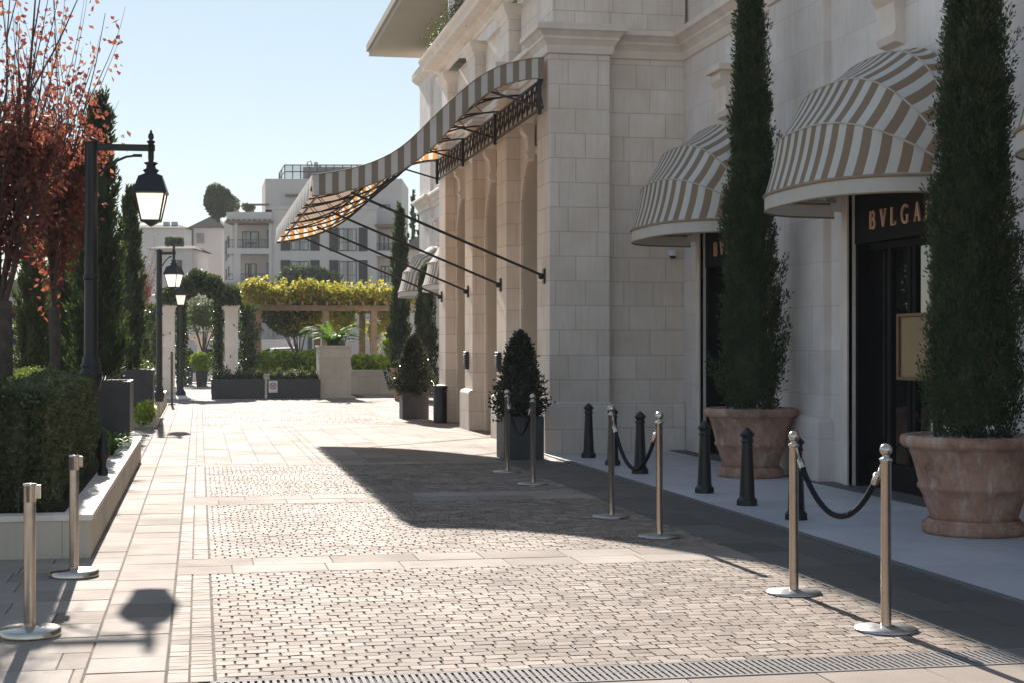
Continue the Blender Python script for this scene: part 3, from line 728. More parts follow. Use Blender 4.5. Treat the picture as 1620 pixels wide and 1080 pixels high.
def belt_post(label,x,y,h,rot):
    r=thing('belt_post',label,'barrier post',(x,y,0),'flat topped steel belt posts in the left foreground')
    b=MB(); b.lathe((x,y,.003),[(.165,0),(.165,.03),(.155,.038),(.05,.045),(.036,.05)],40); b.build('base_disc',M['steel'],r)
    b=MB(); b.lathe((x,y,.04),[(.0315,0),(.0315,h-.14)],24); b.build('pole',M['steel'],r)
    b=MB(); b.lathe((x,y,h-.10),[(.0316,0),(.0335,.004),(.0335,.085),(.036,.088),(.036,.098),(.0,.10)],24)
    dx,dy=math.cos(rot),math.sin(rot); b.obox((x+dx*.04,y+dy*.04,h-.045),((dx,dy,0),(-dy,dx,0),(0,0,1)),(.016,.018,.036)); b.build('belt_head',M['blackmetal'] if False else M['steel'],r); return r
x,y,_=G(47,1004); belt_post('flat topped steel post nearest the left bottom corner',x,y,.815,0.0)
x,y,_=G(117,910); belt_post('darker flat topped post close to the planter corner',x,y,.815,.4)
def bollard(label,x,y):
    r=thing('bollard',label,'bollard',(x,y,.012),'black cast iron bollards on the pale pavement')
    b=MB()
    b.lathe((x,y,.012),[(.105,0),(.105,.05),(.098,.062),(.085,.07),(.08,.085)],8,smooth=False)
    b.lathe((x,y,.012),[(.075,.08),(.07,.2),(.052,.60),(.052,.61)],16); b.build('shaft',M['bollard'],r)
    b=MB(); b.lathe((x,y,.012),[(.052,.605),(.062,.612),(.062,.628),(.054,.635),(.054,.665),(.070,.675),(.072,.69),(.055,.71),(.03,.735),(.012,.75),(0,.755)],16); b.build('cap',M['bollard'],r); return r
bl=[(5.28,21.0,'black bollard beside the corner pier, furthest of the bollards'),(5.25,19.6,'black bollard hidden behind the left stanchion of the middle rope'),(5.23,18.25,'black bollard behind the dip of the middle rope'),
    (5.20,15.7,'black bollard just left of the further terracotta pot'),(5.20,14.4,'black bollard in front of the further terracotta pot'),(5.20,13.13,'black bollard tucked behind the left stanchion of the front rope')]
b0=bollard(bl[0][2],bl[0][0],bl[0][1])
for (x,y,lb) in bl[1:]:
    c=copy_tree(b0); c.location=(x,y,.012); c['label']=lb

# ================================================================== TERRACOTTA POTS WITH CYPRESSES
def pot(label,x,y,group,z=.014,k=1.0):
    r=thing('terracotta_pot',label,'pot',(x,y,z),group)
    b=MB(); H=.80
    b.lathe((x,y,z),[(.0,0),(.40*k,0),(.415*k,.02),(.415*k,.085),(.39*k,.10),(.375*k,.10),(.375*k,.12)],48); b.build('saucer',M['terracotta'],r)
    b=MB(); b.lathe((x,y,z),[(.33*k,.102),(.345*k,.11),(.36*k,.16),(.405*k,.30),(.435*k,.36),(.452*k,.375),(.452*k,.40),(.44*k,.415),(.475*k,.56),(.52*k,.69),(.53*k,.70),(.565*k,.71),(.59*k,.735),(.592*k,.775),(.58*k,.80),(.545*k,.81),(.52*k,.795),(.505*k,.74),(.5*k,.70)],56); b.build('pot_wall',M['terracotta'],r)
    t=Tiles(); rg=random.Random(5)
    t2=MB(); 
    for i in range(900):
        a=rg.uniform(0,6.283); rr=.50*k*math.sqrt(rg.random()); s=rg.uniform(.008,.019); c=(x+rr*math.cos(a),y+rr*math.sin(a),z+.765+rg.uniform(-.01,.015)+.03*(1-rr/.5))
        a2=rg.uniform(0,3.14); ux,uy=math.cos(a2),math.sin(a2)
        vs=[(c[0]+ux*s*1.3,c[1]+uy*s*1.3,c[2]),(c[0]-uy*s,c[1]+ux*s,c[2]),(c[0]-ux*s*1.3,c[1]-uy*s*1.3,c[2]),(c[0]+uy*s,c[1]-ux*s,c[2]),(c[0],c[1],c[2]+s*.8),(c[0],c[1],c[2]-s*.8)]
        t2.add(vs,[(0,1,4),(1,2,4),(2,3,4),(3,0,4),(1,0,5),(2,1,5),(3,2,5),(0,3,5)],0,True)
    tag(t2.build('pebbles',M['pebble'],r),kind='stuff')
    b=MB(); b.lathe((x,y,z+.745),[(.0,.0),(.49*k,.0),(.502*k,-.02)],32); b.build('soil',M['soil'],r); return r
GP='big terracotta pots on the pale pavement'; GPC='slim cypresses in terracotta pots'
pot('large terracotta pot nearest the camera, right edge of the photo',6.26,11.9,GP)
pot('terracotta pot behind the bollards, between the two striped awnings',6.40,17.6,GP,k=.94)
cypress('nearest dark cypress, partly covering the second shop sign',(6.26,11.9,.80),5.7,.40,M['cyp'],1600,84,.040,.014,31,GPC,.72,.0,.05)
cypress('slim cypress between the two near striped dome awnings',(6.40,17.6,.80),6.3,.37,M['cyp'],1100,64,.054,.018,32,GPC,.74,.0,.05)

# dark boxes with holly cones by the hotel piers
GH='charcoal boxes with clipped holly before the hotel arches'
def holly(bx,by,s,lb1,lb2,seed,h,r_):
    r=planter_box(lb1,bx,bx+s,by,by+s,.0,.58,GH)
    x,y=bx+s/2,by+s/2
    q=thing('holly_bush',lb2,'bush',(x,y,.5),'cone shaped holly bushes by the hotel')
    m=MB(); m.tube([(x,y,.45),(x,y,1.0)],[.025,.015],6); m.build('trunk',M['bark'],q)
    cone_bush('crown',q,(x,y,.52),h,r_,9000,.055,.034,M['holly'],seed)
holly(4.10,21.05,.56,'charcoal planter box at the foot of the corner pier','dark holly cone beside the corner pier',41,1.20,.345)
holly(4.22,32.9,.56,'charcoal planter box beyond the hotel arches beside the bin','sunlit holly cone near the far hotel pier',42,1.22,.40)
bn=thing('litter_bin','slim black litter bin against the far hotel pier','bin',(4.78,31.3,0))
b=MB(); b.lathe((4.78,31.3,0),[(.14,0),(.14,.66),(.135,.67)],20); b.build('body',M['blackmetal'],bn)
b=MB(); b.lathe((4.78,31.3,0),[(.145,.672),(.15,.68),(.15,.74),(.14,.755),(.0,.757)],20); b.build('lid',M['bollard'],bn)
# ================================================================== HOTEL AND SHOP WING
def sweep(mb, path, prof, mi=0, closed=False):
    """moulding swept along a plan path; outward is to the left of travel; prof = (projection, z)"""
    n=len(path); rows=[]
    for i,(x,y) in enumerate(path):
        def nrm(a,b_):
            dx,dy=b_[0]-a[0],b_[1]-a[1]; L=math.hypot(dx,dy); return (-dy/L,dx/L)
        n1=nrm(path[i-1],path[i]) if i>0 else None
        n2=nrm(path[i],path[i+1]) if i<n-1 else None
        if n1 is None: ox,oy=n2
        elif n2 is None: ox,oy=n1
        else:
            d=1+n1[0]*n2[0]+n1[1]*n2[1]; ox,oy=(n1[0]+n2[0])/d,(n1[1]+n2[1])/d
        rows.append([(x+ox*p,y+oy*p,z) for p,z in prof])
    k=len(prof); vs=[v for r in rows for v in r]; fs=[]
    for i in range(n-1):
        for j in range(k-1): fs.append((i*k+j,(i+1)*k+j,(i+1)*k+j+1,i*k+j+1))
    fs.append(tuple(range(k))); fs.append(tuple((n-1)*k+j for j in range(k-1,-1,-1)))
    mb.add(vs,fs,mi)
STRING=[(0,5.76),(.035,5.77),(.05,5.84),(.05,5.88),(.10,5.95),(.115,5.96),(.115,6.0),(.18,6.06),(.22,6.08),(.22,6.155),(.20,6.175),(0,6.19)]
PLN=[(0,-.04),(.085,-.04),(.085,.68),(.075,.71),(.05,.735),(0,.75)]
PC=[22.42,25.66,28.90,32.14]; PH=.42; FX=4.95; RX=5.18; WX=7.05
ho=thing('hotel_building','cream stone hotel entrance block with tall arches under the striped canopy','hotel building',(6,27.5,0))
# piers
for i,yc in enumerate(PC):
    b=MB(); x1=5.85 if i==0 else 5.6
    y0,y1=(22.0,yc+PH) if i==0 else (yc-PH,yc+PH)
    b.box(FX,x1,y0,y1,.0,5.76)
    b.box(FX+.05,x1-.01,y0+.05 if i else y0+.012,y1-.05,6.165,7.18)
    p=b.build('pier',M['stone'],ho,bevel=.012)
    b=MB(); sweep(b,[(x1,y0),(FX,y0),(FX,y1),(x1,y1)],PLN); b.build('plinth',M['stone'],p)
# arched recess walls between the piers
def arch_bay(b,b2,y0,y1,yc,r,zs,ztop,x,xb):
    n=20; pts=[(yc-r*math.cos(math.pi*k/n),zs+r*math.sin(math.pi*k/n)) for k in range(n+1)]
    b.quad((x,y0,0),(x,yc-r,0),(x,yc-r,zs),(x,y0,zs)); b.quad((x,yc+r,0),(x,y1,0),(x,y1,zs),(x,yc+r,zs))
    ys=[y0]+[p[0] for p in pts[1:-1]]+[y1]
    for k in range(n):
        a,c=pts[k],pts[k+1]; ya=y0 if k==0 else a[0]; yc2=y1 if k==n-1 else c[0]
        b.add([(x,a[0],a[1]),(x,c[0],c[1]),(x,yc2,ztop),(x,ya,ztop)],[(0,1,2,3)])
        if k==0: b.add([(x,y0,zs),(x,a[0],a[1]),(x,y0,ztop)],[(0,1,2)])
        if k==n-1: b.add([(x,c[0],c[1]),(x,y1,zs),(x,y1,ztop)],[(0,1,2)])
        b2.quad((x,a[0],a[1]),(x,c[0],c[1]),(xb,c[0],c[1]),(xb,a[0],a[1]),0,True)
    for yy in (yc-r,yc+r): b2.quad((x,yy,0),(xb,yy,0),(xb,yy,zs),(x,yy,zs))
    # raised archivolt and jamb strips
    R2=r+.13; vs=[]
    for (q,rr) in ((0,r+.004),(1,R2)):
        for xx in (x-.035,x+.01):
            vs+= [(xx,yc-rr,0.0)]+[(xx,yc-rr*math.cos(math.pi*k/n),zs+rr*math.sin(math.pi*k/n)) for k in range(n+1)]+[(xx,yc+rr,0.0)]
    m=n+3; fs=[]
    for k in range(m-1):
        fs+=[(k,k+1,2*m+k+1,2*m+k),(k,k+1,m+k+1,m+k),(2*m+k,2*m+k+1,3*m+k+1,3*m+k)]
    b.add(vs,fs)
b=MB(); b2=MB(); kz=[]
for i in range(3):
    y0,y1=PC[i]+PH,PC[i+1]-PH; yc=(y0+y1)/2
    arch_bay(b,b2,y0,y1,yc,.93,3.62,5.76,RX,6.2); kz.append(yc)
    b.quad((RX+.02,y0,6.19),(RX+.02,y1,6.19),(RX+.02,y1,7.18),(RX+.02,y0,7.18))
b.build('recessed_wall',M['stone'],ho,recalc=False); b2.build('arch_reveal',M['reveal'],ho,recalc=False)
def scroll(mb,x,yc,z0,z1,w):
    pr=[(0,z0),(-.10,z0+.03),(-.13,z0+.10),(-.10,z0+.16),(-.12,z1-.2),(-.19,z1-.12),(-.20,z1-.05),(-.16,z1),(0,z1)]
    mb.prism([(x+p,z) for p,z in pr],1,yc-w/2,yc+w/2)
for yc in kz:
    b=MB(); scroll(b,RX-.036,yc,4.45,5.02,.24); b.build('keystone',M['trim'],ho)
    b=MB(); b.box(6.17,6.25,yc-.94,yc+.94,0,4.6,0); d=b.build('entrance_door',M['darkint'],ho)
    b=MB()
    for q in (-.93,-.31,.31,.87): b.box(6.13,6.168,yc+q,yc+q+.06,0,4.5)
    for zz in (0,1.0,2.6): b.box(6.132,6.166,yc-.87,yc+.87,zz,zz+.06)
    b.build('door_frame',M['wood'],d)
path=[(7.05,22.25),(5.85,22.25),(5.85,22.0),(FX,22.0),(FX,PC[0]+PH)]
for i in range(1,4): path+=[(RX,PC[i-1]+PH),(RX,PC[i]-PH),(FX,PC[i]-PH),(FX,PC[i]+PH)]
path+=[(7.05,PC[3]+PH)]
b=MB(); sweep(b,path,STRING); b.build('string_cornice',M['trim'],ho,recalc=False)
CORN=[(0,7.18),(.03,7.19),(.05,7.24),(.12,7.28),(.16,7.30),(.16,7.33),(.34,7.36),(.36,7.36),(.36,7.46),(.42,7.50),(.44,7.54),(.44,7.58),(0,7.60)]
CAPP=[(0,6.92),(.02,6.93),(.03,6.99),(.06,7.02),(.10,7.10),(.11,7.12),(.11,7.175),(0,7.178)]
b=MB(); sweep(b,[(7.05,22.02),(FX+.05,22.02),(FX+.05,PC[3]+PH-.05),(7.05,PC[3]+PH-.05)],CORN); b.build('upper_cornice',M['trim'],ho,recalc=False)
for i,yc in enumerate(PC):
    b=MB(); y0=22.012 if i==0 else yc-PH+.05; sweep(b,[(5.5,y0),(FX+.05,y0),(FX+.05,yc+PH-.05),(5.5,yc+PH-.05)],CAPP); b.build('attic_capital',M['trim'],ho,recalc=False)
b=MB(); b.box(5.6,7.0,22.03,PC[3]+PH-.06,6.165,7.5); b.box(5.86,7.3,22.252,22.5,-.03,5.76); b.box(5.86,7.04,22.25,22.5,6.165,11.0)
b.box(5.2,7.0,PC[3]+PH-.3,PC[3]+PH-.02,0,5.76); b.build('wall',M['stone'],ho)
b=MB(); sweep(b,[(7.04,22.25),(5.86,22.25)],PLN); b.build('plinth',M['stone'],ho)
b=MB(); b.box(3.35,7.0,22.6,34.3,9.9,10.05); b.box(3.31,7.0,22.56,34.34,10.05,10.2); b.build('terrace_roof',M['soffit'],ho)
b=MB()
for yy in (23.2,33.4 if False else 32.2): b.box(5.10,5.22,yy,yy+.12,7.6,9.9)
b.box(5.05,5.27,32.15,32.37,7.6,7.75); b.build('roof_post',M['white'],ho)

def wing(name,label,loc,y0,y1,doors,ztop,pil,top_corn=False):
    r=thing(name,label,'shop building',loc); hw=1.13; zt=3.32
    b=MB(); ys=[y0]+[v for d in sorted(doors) for v in (d-hw,d+hw)]+[y1]
    for k in range(0,len(ys),2):
        if ys[k+1]-ys[k]>.02: b.box(WX,WX+.4,ys[k],ys[k+1],-.03,zt)
    b.box(WX,WX+.4,y0,y1,zt,ztop); b.build('wall',M['stone2'],r)
    pth=[(WX,y0)]
    for (a,c) in pil:
        m=MB(); m.box(WX-.10,WX+.01,a,c,-.03,5.76); m.box(WX-.09,WX+.01,a+.01,c-.01,6.165,ztop-.01); p=m.build('pilaster',M['stone2'],r,bevel=.01)
        m=MB(); sweep(m,[(WX,a),(WX-.10,a),(WX-.10,c),(WX,c)],PLN); m.build('plinth',M['stone2'],p)
        pth+=[(WX,a),(WX-.10,a),(WX-.10,c),(WX,c)]
    pth+=[(WX,y1)]
    q=[pth[0]]
    for v in pth[1:]:
        if math.hypot(v[0]-q[-1][0],v[1]-q[-1][1])>1e-4: q.append(v)
    if len(q)>2 and q[0][0]==WX and q[1][0]==WX-.10 and abs(q[0][1]-q[1][1])<1e-4: pass
    b=MB(); sweep(b,q,STRING); b.build('string_cornice',M['trim'],r,recalc=False)
    for d in doors:
        for s_ in (-1,1):
            m=MB(); a=d+s_*hw
            for (w_,px_) in ((.10,.05),(.19,.03),(.27,.015)):
                lo,hi=(a,a+w_) if s_>0 else (a-w_,a)
                m.box(WX-px_,WX+.012-px_*.1,lo,hi,-.02,zt+.25)
            m.build('door_jamb',M['trim'],r)
        m=MB(); scroll(m,WX,d,4.62,5.25,.42); m.box(WX-.24,WX,d-.30,d+.30,5.25,5.33); m.build('keystone',M['trim'],r)
    return r
def shopdoor(r,d):
    hw=1.128; x=WX+.20
    m=MB()
    m.box(x-.15,x+.12,d-hw,d-hw+.07,.0,2.66); m.box(x-.15,x+.12,d+hw-.07,d+hw,.0,2.66)
    for q in (-.52,-.06,.06,.52): m.box(x-.03,x+.05,d+q-.04,d+q+.04,.0,2.66)
    m.box(x-.035,x+.055,d-hw+.071,d+hw-.071,2.58,2.66); m.box(x-.035,x+.055,d-hw+.071,d+hw-.071,.0,.30)
    fr=m.build('door_frame',M['blackdoor'],r,bevel=.004)
    m=MB(); m.box(x,x+.012,d-hw+.08,d+hw-.08,.31,2.57); m.build('glass_pane',M['doorglass'],fr)
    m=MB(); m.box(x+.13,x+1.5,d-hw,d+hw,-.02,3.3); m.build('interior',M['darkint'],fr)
nw=wing('shop_building','cream stone shop wing with striped dome awnings on the right',(7.2,12,0),3.0,22.25,[20.25,15.05,9.9],11.0,[(6.7,8.4),(11.65,13.35),(16.75,18.45)])
for d in (20.25,15.05,9.9): shopdoor(nw,d)
fw=wing('shop_building','further cream stone shop wing beyond the hotel arches',(7.2,41,0),32.6,50.0,[46.0,40.8],10.6,[(36.6,38.2),(42.6,44.2),(47.6,49.95)])
b=MB(); b.box(WX+.41,14,49.6,50.0,0,10.6); b.build('wall',M['stone2'],fw)
b=MB(); sweep(b,[(WX,33),(WX,50.0),(12,50.0)],[(0,9.7),(.06,9.75),(.10,9.9),(.22,10.0),(.30,10.1),(.30,10.28),(.0,10.3)]); b.build('upper_cornice',M['trim'],fw,recalc=False)
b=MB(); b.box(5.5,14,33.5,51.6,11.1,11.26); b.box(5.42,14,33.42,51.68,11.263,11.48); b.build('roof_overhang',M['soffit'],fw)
b=MB(); b.box(7.3,14,33.5,49.6,10.6,11.1); b.build('eave_wall',M['stone2'],fw)

# shop signs: letters cut as strokes
def glyph(ch):
    T,t=.16,.065
    S={'B':[((0,0),(0,1),T),((0,.96),(.30,.96),t),((0,.52),(.32,.52),t),((0,.04),(.33,.04),t)],
       'V':[((.03,1),(.33,.03),T),((.33,.03),(.60,1),t),((-.05,.98),(.14,.98),t),((.5,.98),(.68,.98),t)],
       'L':[((.02,0),(.02,1),T),((-.05,.97),(.12,.97),t),((-.05,.04),(.48,.04),t),((.47,.02),(.49,.22),t)],
       'A':[((.0,0),(.30,1),t),((.30,1),(.60,0),T),((.1,.33),(.48,.33),t),((-.07,.03),(.08,.03),t),((.50,.03),(.70,.03),t)],
       'R':[((0,0),(0,1),T),((0,.96),(.30,.96),t),((0,.5),(.32,.5),t),((.28,.5),(.58,.0),T)],
       'I':[((0,0),(0,1),T),((-.08,.97),(.08,.97),t),((-.08,.03),(.08,.03),t)],'G':[((.66,.06),(.66,.42),T*.9),((.52,.43),(.76,.43),t)]}[ch]
    arcs={'B':[(.30,.74,.20,.22,-90,90,T*.9),(.32,.28,.24,.24,-90,90,T)],'R':[(.30,.73,.21,.23,-90,90,T*.9)],'G':[(.42,.5,.42,.48,48,318,T*.75)]}.get(ch,[])
    for (cx,cz,rx,rz,a0,a1,w_) in arcs:
        k=12; p=[(cx+rx*math.cos(R(a0+(a1-a0)*i/k)),cz+rz*math.sin(R(a0+(a1-a0)*i/k))) for i in range(k+1)]
        S+= [(p[i],p[i+1],w_) for i in range(k)]
    return S
ADV={'B':.80,'V':.84,'L':.72,'G':1.0,'A':.86,'R':.86,'I':.4}
def shop_sign(label,d,txt):
    x=WX+.04; r=thing('shop_sign',label,'shop sign',(x,d,2.65),'black fascia signs with brass letters over shop doors')
    m=MB(); m.box(x,x+.13,d-1.125,d+1.125,2.662,3.30); m.build('fascia',M['blackdoor'],r)
    H=.19; SP=.105; tot=sum(ADV[c] for c in txt)*H+SP*len(txt); y=d+tot/2-.2; n=0
    for ch in txt:
        m=MB()
        for (a,c,w_) in glyph(ch):
            A=(y-a[0]*H,2.80+a[1]*H); B=(y-c[0]*H,2.80+c[1]*H); n+=1
            dx,dz=B[0]-A[0],B[1]-A[1]; L=math.hypot(dx,dz) or 1; nx,nz=-dz/L*w_*H/2,dx/L*w_*H/2
            m.prism([(A[0]-nx,A[1]-nz),(B[0]-nx,B[1]-nz),(B[0]+nx,B[1]+nz),(A[0]+nx,A[1]+nz)],0,x-.018-.0003*(n%9),x-.002)
        m.build('letter',M['gold'],r); y-=ADV[ch]*H+SP
    return r
shop_sign('black fascia sign whose brass letters are mostly readable, under the nearest full dome awning',15.05,'BVLGARI')
shop_sign('black fascia sign with only its first brass letter showing beside the slim cypress',20.25,'BVLGARI')
# display case in the doorway
dc=thing('display_case','bronze framed ochre display panel inside the black shop doorway','display case',(WX+.14,14.62,1.2))
m=MB(); x=WX+.09; y0,y1,z0,z1=14.25,15.24,1.20,1.88
for (a,c,e,f) in ((y0,y1,z0,z0+.035),(y0,y1,z1-.035,z1),(y0,y0+.05,z0+.036,z1-.036),(y1-.05,y1,z0+.036,z1-.036)): m.box(x,x+.06,a,c,e,f)
m.build('frame',M['goldframe'],dc,bevel=.004)
m=MB(); m.box(x+.03,x+.055,y0+.051,y1-.051,z0+.036,z1-.036); m.build('panel',M['goldcloth'],dc)
# security camera in the corner
sc_=thing('security_camera','small white dome camera on the wall corner under the further awning','camera',(6.85,22.2,2.9))
m=MB(); m.box(6.80,6.90,22.17,22.248,2.90,2.96); m.lathe((6.85,22.16,2.87),[(.05,.06),(.06,.03),(.06,.0)],16); m.build('mount',M['white'],sc_)
m=MB(); m.lathe((6.85,22.16,2.87),[(.0,-.045),(.03,-.038),(.045,-.02),(.05,0)],16); m.build('lens_dome',M['blackmetal'],sc_)
# intercom plates on the piers
for yc,lb in ((PC[2]+.05,'black intercom plate on the pier left of the dark holly'),(PC[1]+.1,'black intercom plate half hidden behind the dark holly')):
    r=thing('intercom',lb,'intercom',(FX-.05,yc,1.3),'black intercom plates on the hotel piers')
    m=MB(); m.box(FX-.07,FX-.002,yc-.13,yc+.13,1.12,1.45); m.build('plate',M['blackmetal'],r,bevel=.008)
    m=MB()
    m.box(FX-.085,FX-.071,yc-.08,yc+.08,1.18,1.40)
    m.build('button_panel',M['signgrey'],r,bevel=.006)

# ------------------------------------------------------------------ dome awnings
def dome(label,d,seed,group='striped dome awnings over the shop doors'):
    a=1.5; z0=3.14; rmax=1.15; d-=.15; r=thing('dome_awning',label,'awning',(WX,d,z0),group)
    n=42; sub=2; K=n*sub
    pts=[]
    for i in range(400):
        t=math.pi*i/399; e=2/2.8
        yy=-a*math.copysign(abs(math.cos(t))**e,math.cos(t)); rr=rmax*abs(math.sin(t))**e; pts.append((yy,rr))
    L=[0]
    for i in range(1,400): L.append(L[-1]+math.hypot(pts[i][0]-pts[i-1][0],pts[i][1]-pts[i-1][1]))
    S=[]; j=0
    for k in range(K+1):
        s_=L[-1]*k/K
        while j<398 and L[j+1]<s_: j+=1
        q=(s_-L[j])/max(1e-9,L[j+1]-L[j]); S.append((pts[j][0]+(pts[j+1][0]-pts[j][0])*q,pts[j][1]+(pts[j+1][1]-pts[j][1])*q))
    angs=[R(0),R(27),R(52),R(78),R(89)]; RS={0:1.0,1:.985,2:1.015,3:1.045,4:1.06}
    wx=WX-.105+.10*0
    def at(k,th,sh=1.0):
        yy,rr=S[k]; q=min(range(5),key=lambda i:abs(angs[i]-th)); sh=sh*RS[q]; return (wx-rr*math.cos(th)*sh, d+yy, z0+1.13*rr*math.sin(th)*sh)
    m=MB()
    for g_ in range(4):
        A,B=angs[g_],angs[g_+1]; q=4
        for u in range(q):
            def lerp(k,uu):
                pa,pb=Vector(at(k,A)),Vector(at(k,B)); p=pa.lerp(pb,uu); c=Vector((wx,d+S[k][0],z0))
                return tuple(p-(p-c)*(.014*math.sin(math.pi*uu)))
            for k in range(K):
                m.add([lerp(k,u/q),lerp(k+1,u/q),lerp(k+1,(u+1)/q),lerp(k,(u+1)/q)],[(0,1,2,3)],(k//sub)%2,True)
    m.build('canvas',[M['cream'],M['taupe']],r,recalc=False)
    m=MB()
    for k in range(K):
        p,q=at(k,0,1.003),at(k+1,0,1.003)
        m.quad((p[0],p[1],p[2]-.17),(q[0],q[1],q[2]-.17),(q[0],q[1],q[2]-.025),(p[0],p[1],p[2]-.025),0,True)
    m.build('valance',M['creamv'],r,recalc=False)
    m=MB()
    for th in angs[:1]: m.tube([at(k,th,1.006)[:2]+(z0-.012,) for k in range(K+1)],.018,6)
    m.tube([at(k,0,1.0)[:2]+(z0-.17,) for k in range(K+1)],.010,5)
    m.build('piping',M['tan'],r)
    for th in angs[1:4]:
        m=MB(); m.tube([at(k,th,1.004) for k in range(0,K+1)],.009,5); m.build('seam_piping',M['seam'],r)
    m=MB()
    for th in angs: m.tube([at(k,th,.985 if th>0 else .98) for k in range(0,K+1,2)],.012,6)
    for s_ in (-1,1):
        for th in angs[:3]:
            for kk in (.12,.3):
                k=int(K*(kk if s_<0 else 1-kk)); m.tube([(wx,d+s_*a*.97,z0),at(k,th*.9,.97)],.008,4)
    m.build('hoop_frame',M['wframe'],r)
    for e in (d-a-.01,d+a+.01):
        m=MB(); m.box(wx-.05,WX+.02,e-.03,e+.03,z0-.1,z0+.12); m.build('wall_bracket',M['white'],r)
    return r
dome('striped dome awning between the slim cypress and the nearest cypress, over the readable sign',15.05,1)
dome('striped dome awning left of the slim cypress, close to the corner wall',20.25,2)
dome('striped dome awning just cut by the right edge of the photo',9.8,3)
dome('distant striped dome awning at far end beside the yellow pergola',46.0,4)
dome('distant striped dome awning half hidden by the far hotel pier',40.8,5)

# ------------------------------------------------------------------ entrance canopy
def AtY(px,py,Y):
    l=(px-CX)/F_PX; Z=Y/(CS-SN*l); return (SN*Z+CS*l*Z, CAM_H+(HY-py)/F_PX*Z)
CY0,CY1=22.12,32.5
tp=[(870,91),(850,92),(831,94),(796,102),(764,117),(733,141),(707,165),(684,186),(653,219),(622,243),(578,262),(533,272),(494,277)]
bp=[(870,124),(850,124.5),(831,126),(796,134),(764,152),(733,179),(707,211),(684,236),(653,260),(622,279),(578,296),(533,306),(494,311)]
T_=[AtY(p[0],p[1],CY0) for p in tp]; B_=[AtY(p[0],p[1],CY0) for p in bp]
def interp(L,x):
    L=sorted(L)
    if x<=L[0][0]: return L[0][1]
    for i in range(len(L)-1):
        if L[i][0]<=x<=L[i+1][0]:
            q=(x-L[i][0])/(L[i+1][0]-L[i][0]); q0=L[i][1]+(L[i+1][1]-L[i][1])*q
            return q0
    return L[-1][1]
XA,XB=T_[-1][0],4.90
def sm(L,x): return sum(interp(L,x+d_)*w_ for d_,w_ in ((-.16,.15),(-.08,.2),(0,.3),(.08,.2),(.16,.15))) if XA+.16<x<XB-.16 else interp(L,x)
ca=thing('entrance_canopy','long swooping beige and white striped canopy over the hotel entrance arches','canopy',(3.4,27.3,3.6))
NX=36; xs=[XA+(XB-XA)*k/(NX*2) for k in range(NX*2+1)]; zt_=[sm(T_,x) for x in xs]; zb_=[sm(B_,x) for x in xs]
NY=112; ysn=[CY0+(CY1-CY0)*k/NY for k in range(NY+1)]
m=MB()
for j in range(NY):
    for k in range(NX*2):
        sag=lambda y: -.012*abs(math.sin((y-CY0)/(CY1-CY0)*math.pi*6))
        m.add([(xs[k],ysn[j],zt_[k]+sag(ysn[j])),(xs[k+1],ysn[j],zt_[k+1]+sag(ysn[j])),(xs[k+1],ysn[j+1],zt_[k+1]+sag(ysn[j+1])),(xs[k],ysn[j+1],zt_[k]+sag(ysn[j+1]))],[(0,1,2,3)],j%2,True)
m.build('canvas_roof',[M['cream'],M['taupe']],ca,recalc=False)
for yy in (CY0-.004,CY1+.004):
    m=MB()
    for k in range(NX*2): m.add([(xs[k],yy,zb_[k]),(xs[k+1],yy,zb_[k+1]),(xs[k+1],yy,zt_[k+1]),(xs[k],yy,zt_[k])],[(0,1,2,3)],(k//2)%2)
    m.build('side_valance',[M['creamc'],M['taupev']] if yy<25 else [M['cream'],M['taupe']],ca,recalc=False)
m=MB()
for j in range(NY):
    o1=.012*math.sin(ysn[j]*9); o2=.012*math.sin(ysn[j+1]*9)
    m.add([(XA-.005+o1-.03,ysn[j],zb_[0]-.02),(XA-.005+o2-.03,ysn[j+1],zb_[0]-.02),(XA-.005,ysn[j+1],zt_[0]),(XA-.005,ysn[j],zt_[0])],[(0,1,2,3)],j%2)
m.build('front_valance',[M['cream'],M['creamv']],ca,recalc=False)
for yy in (CY0-.006,CY1+.006):
    m=MB(); m.tube([(xs[k],yy,zb_[k]) for k in range(0,NX*2+1,3)],.009,5); m.tube([(xs[k],yy,zt_[k]) for k in range(0,NX*2+1,3)],.008,5)
    m.build('piping',M['tan'],ca)
m=MB(); ribs=[CY0+.03]+[CY0+(CY1-CY0)*k/6 for k in range(1,6)]+[CY1-.03]
for yy in ribs:
    m.tube([(xs[k],yy,zt_[k]-.05) for k in range(0,NX*2+1,3)],.016,6); m.tube([(xs[k],yy,zb_[k]+.02) for k in range(0,NX*2+1,3)],.016,6)
    for k in range(2,NX*2-4,6): m.bar((xs[k],yy,zt_[k]-.05),(xs[k+4],yy,zb_[k+4]+.02),.012,.012)
for k in (2,22,40,56): m.bar((xs[k],CY0,zb_[k]+.02),(xs[k],CY1,zb_[k]+.02),.025,.025); m.bar((xs[k],CY0,zt_[k]-.05),(xs[k],CY1,zt_[k]-.05),.02,.02)
m.build('rib_frame',M['blackmetal'],ca)
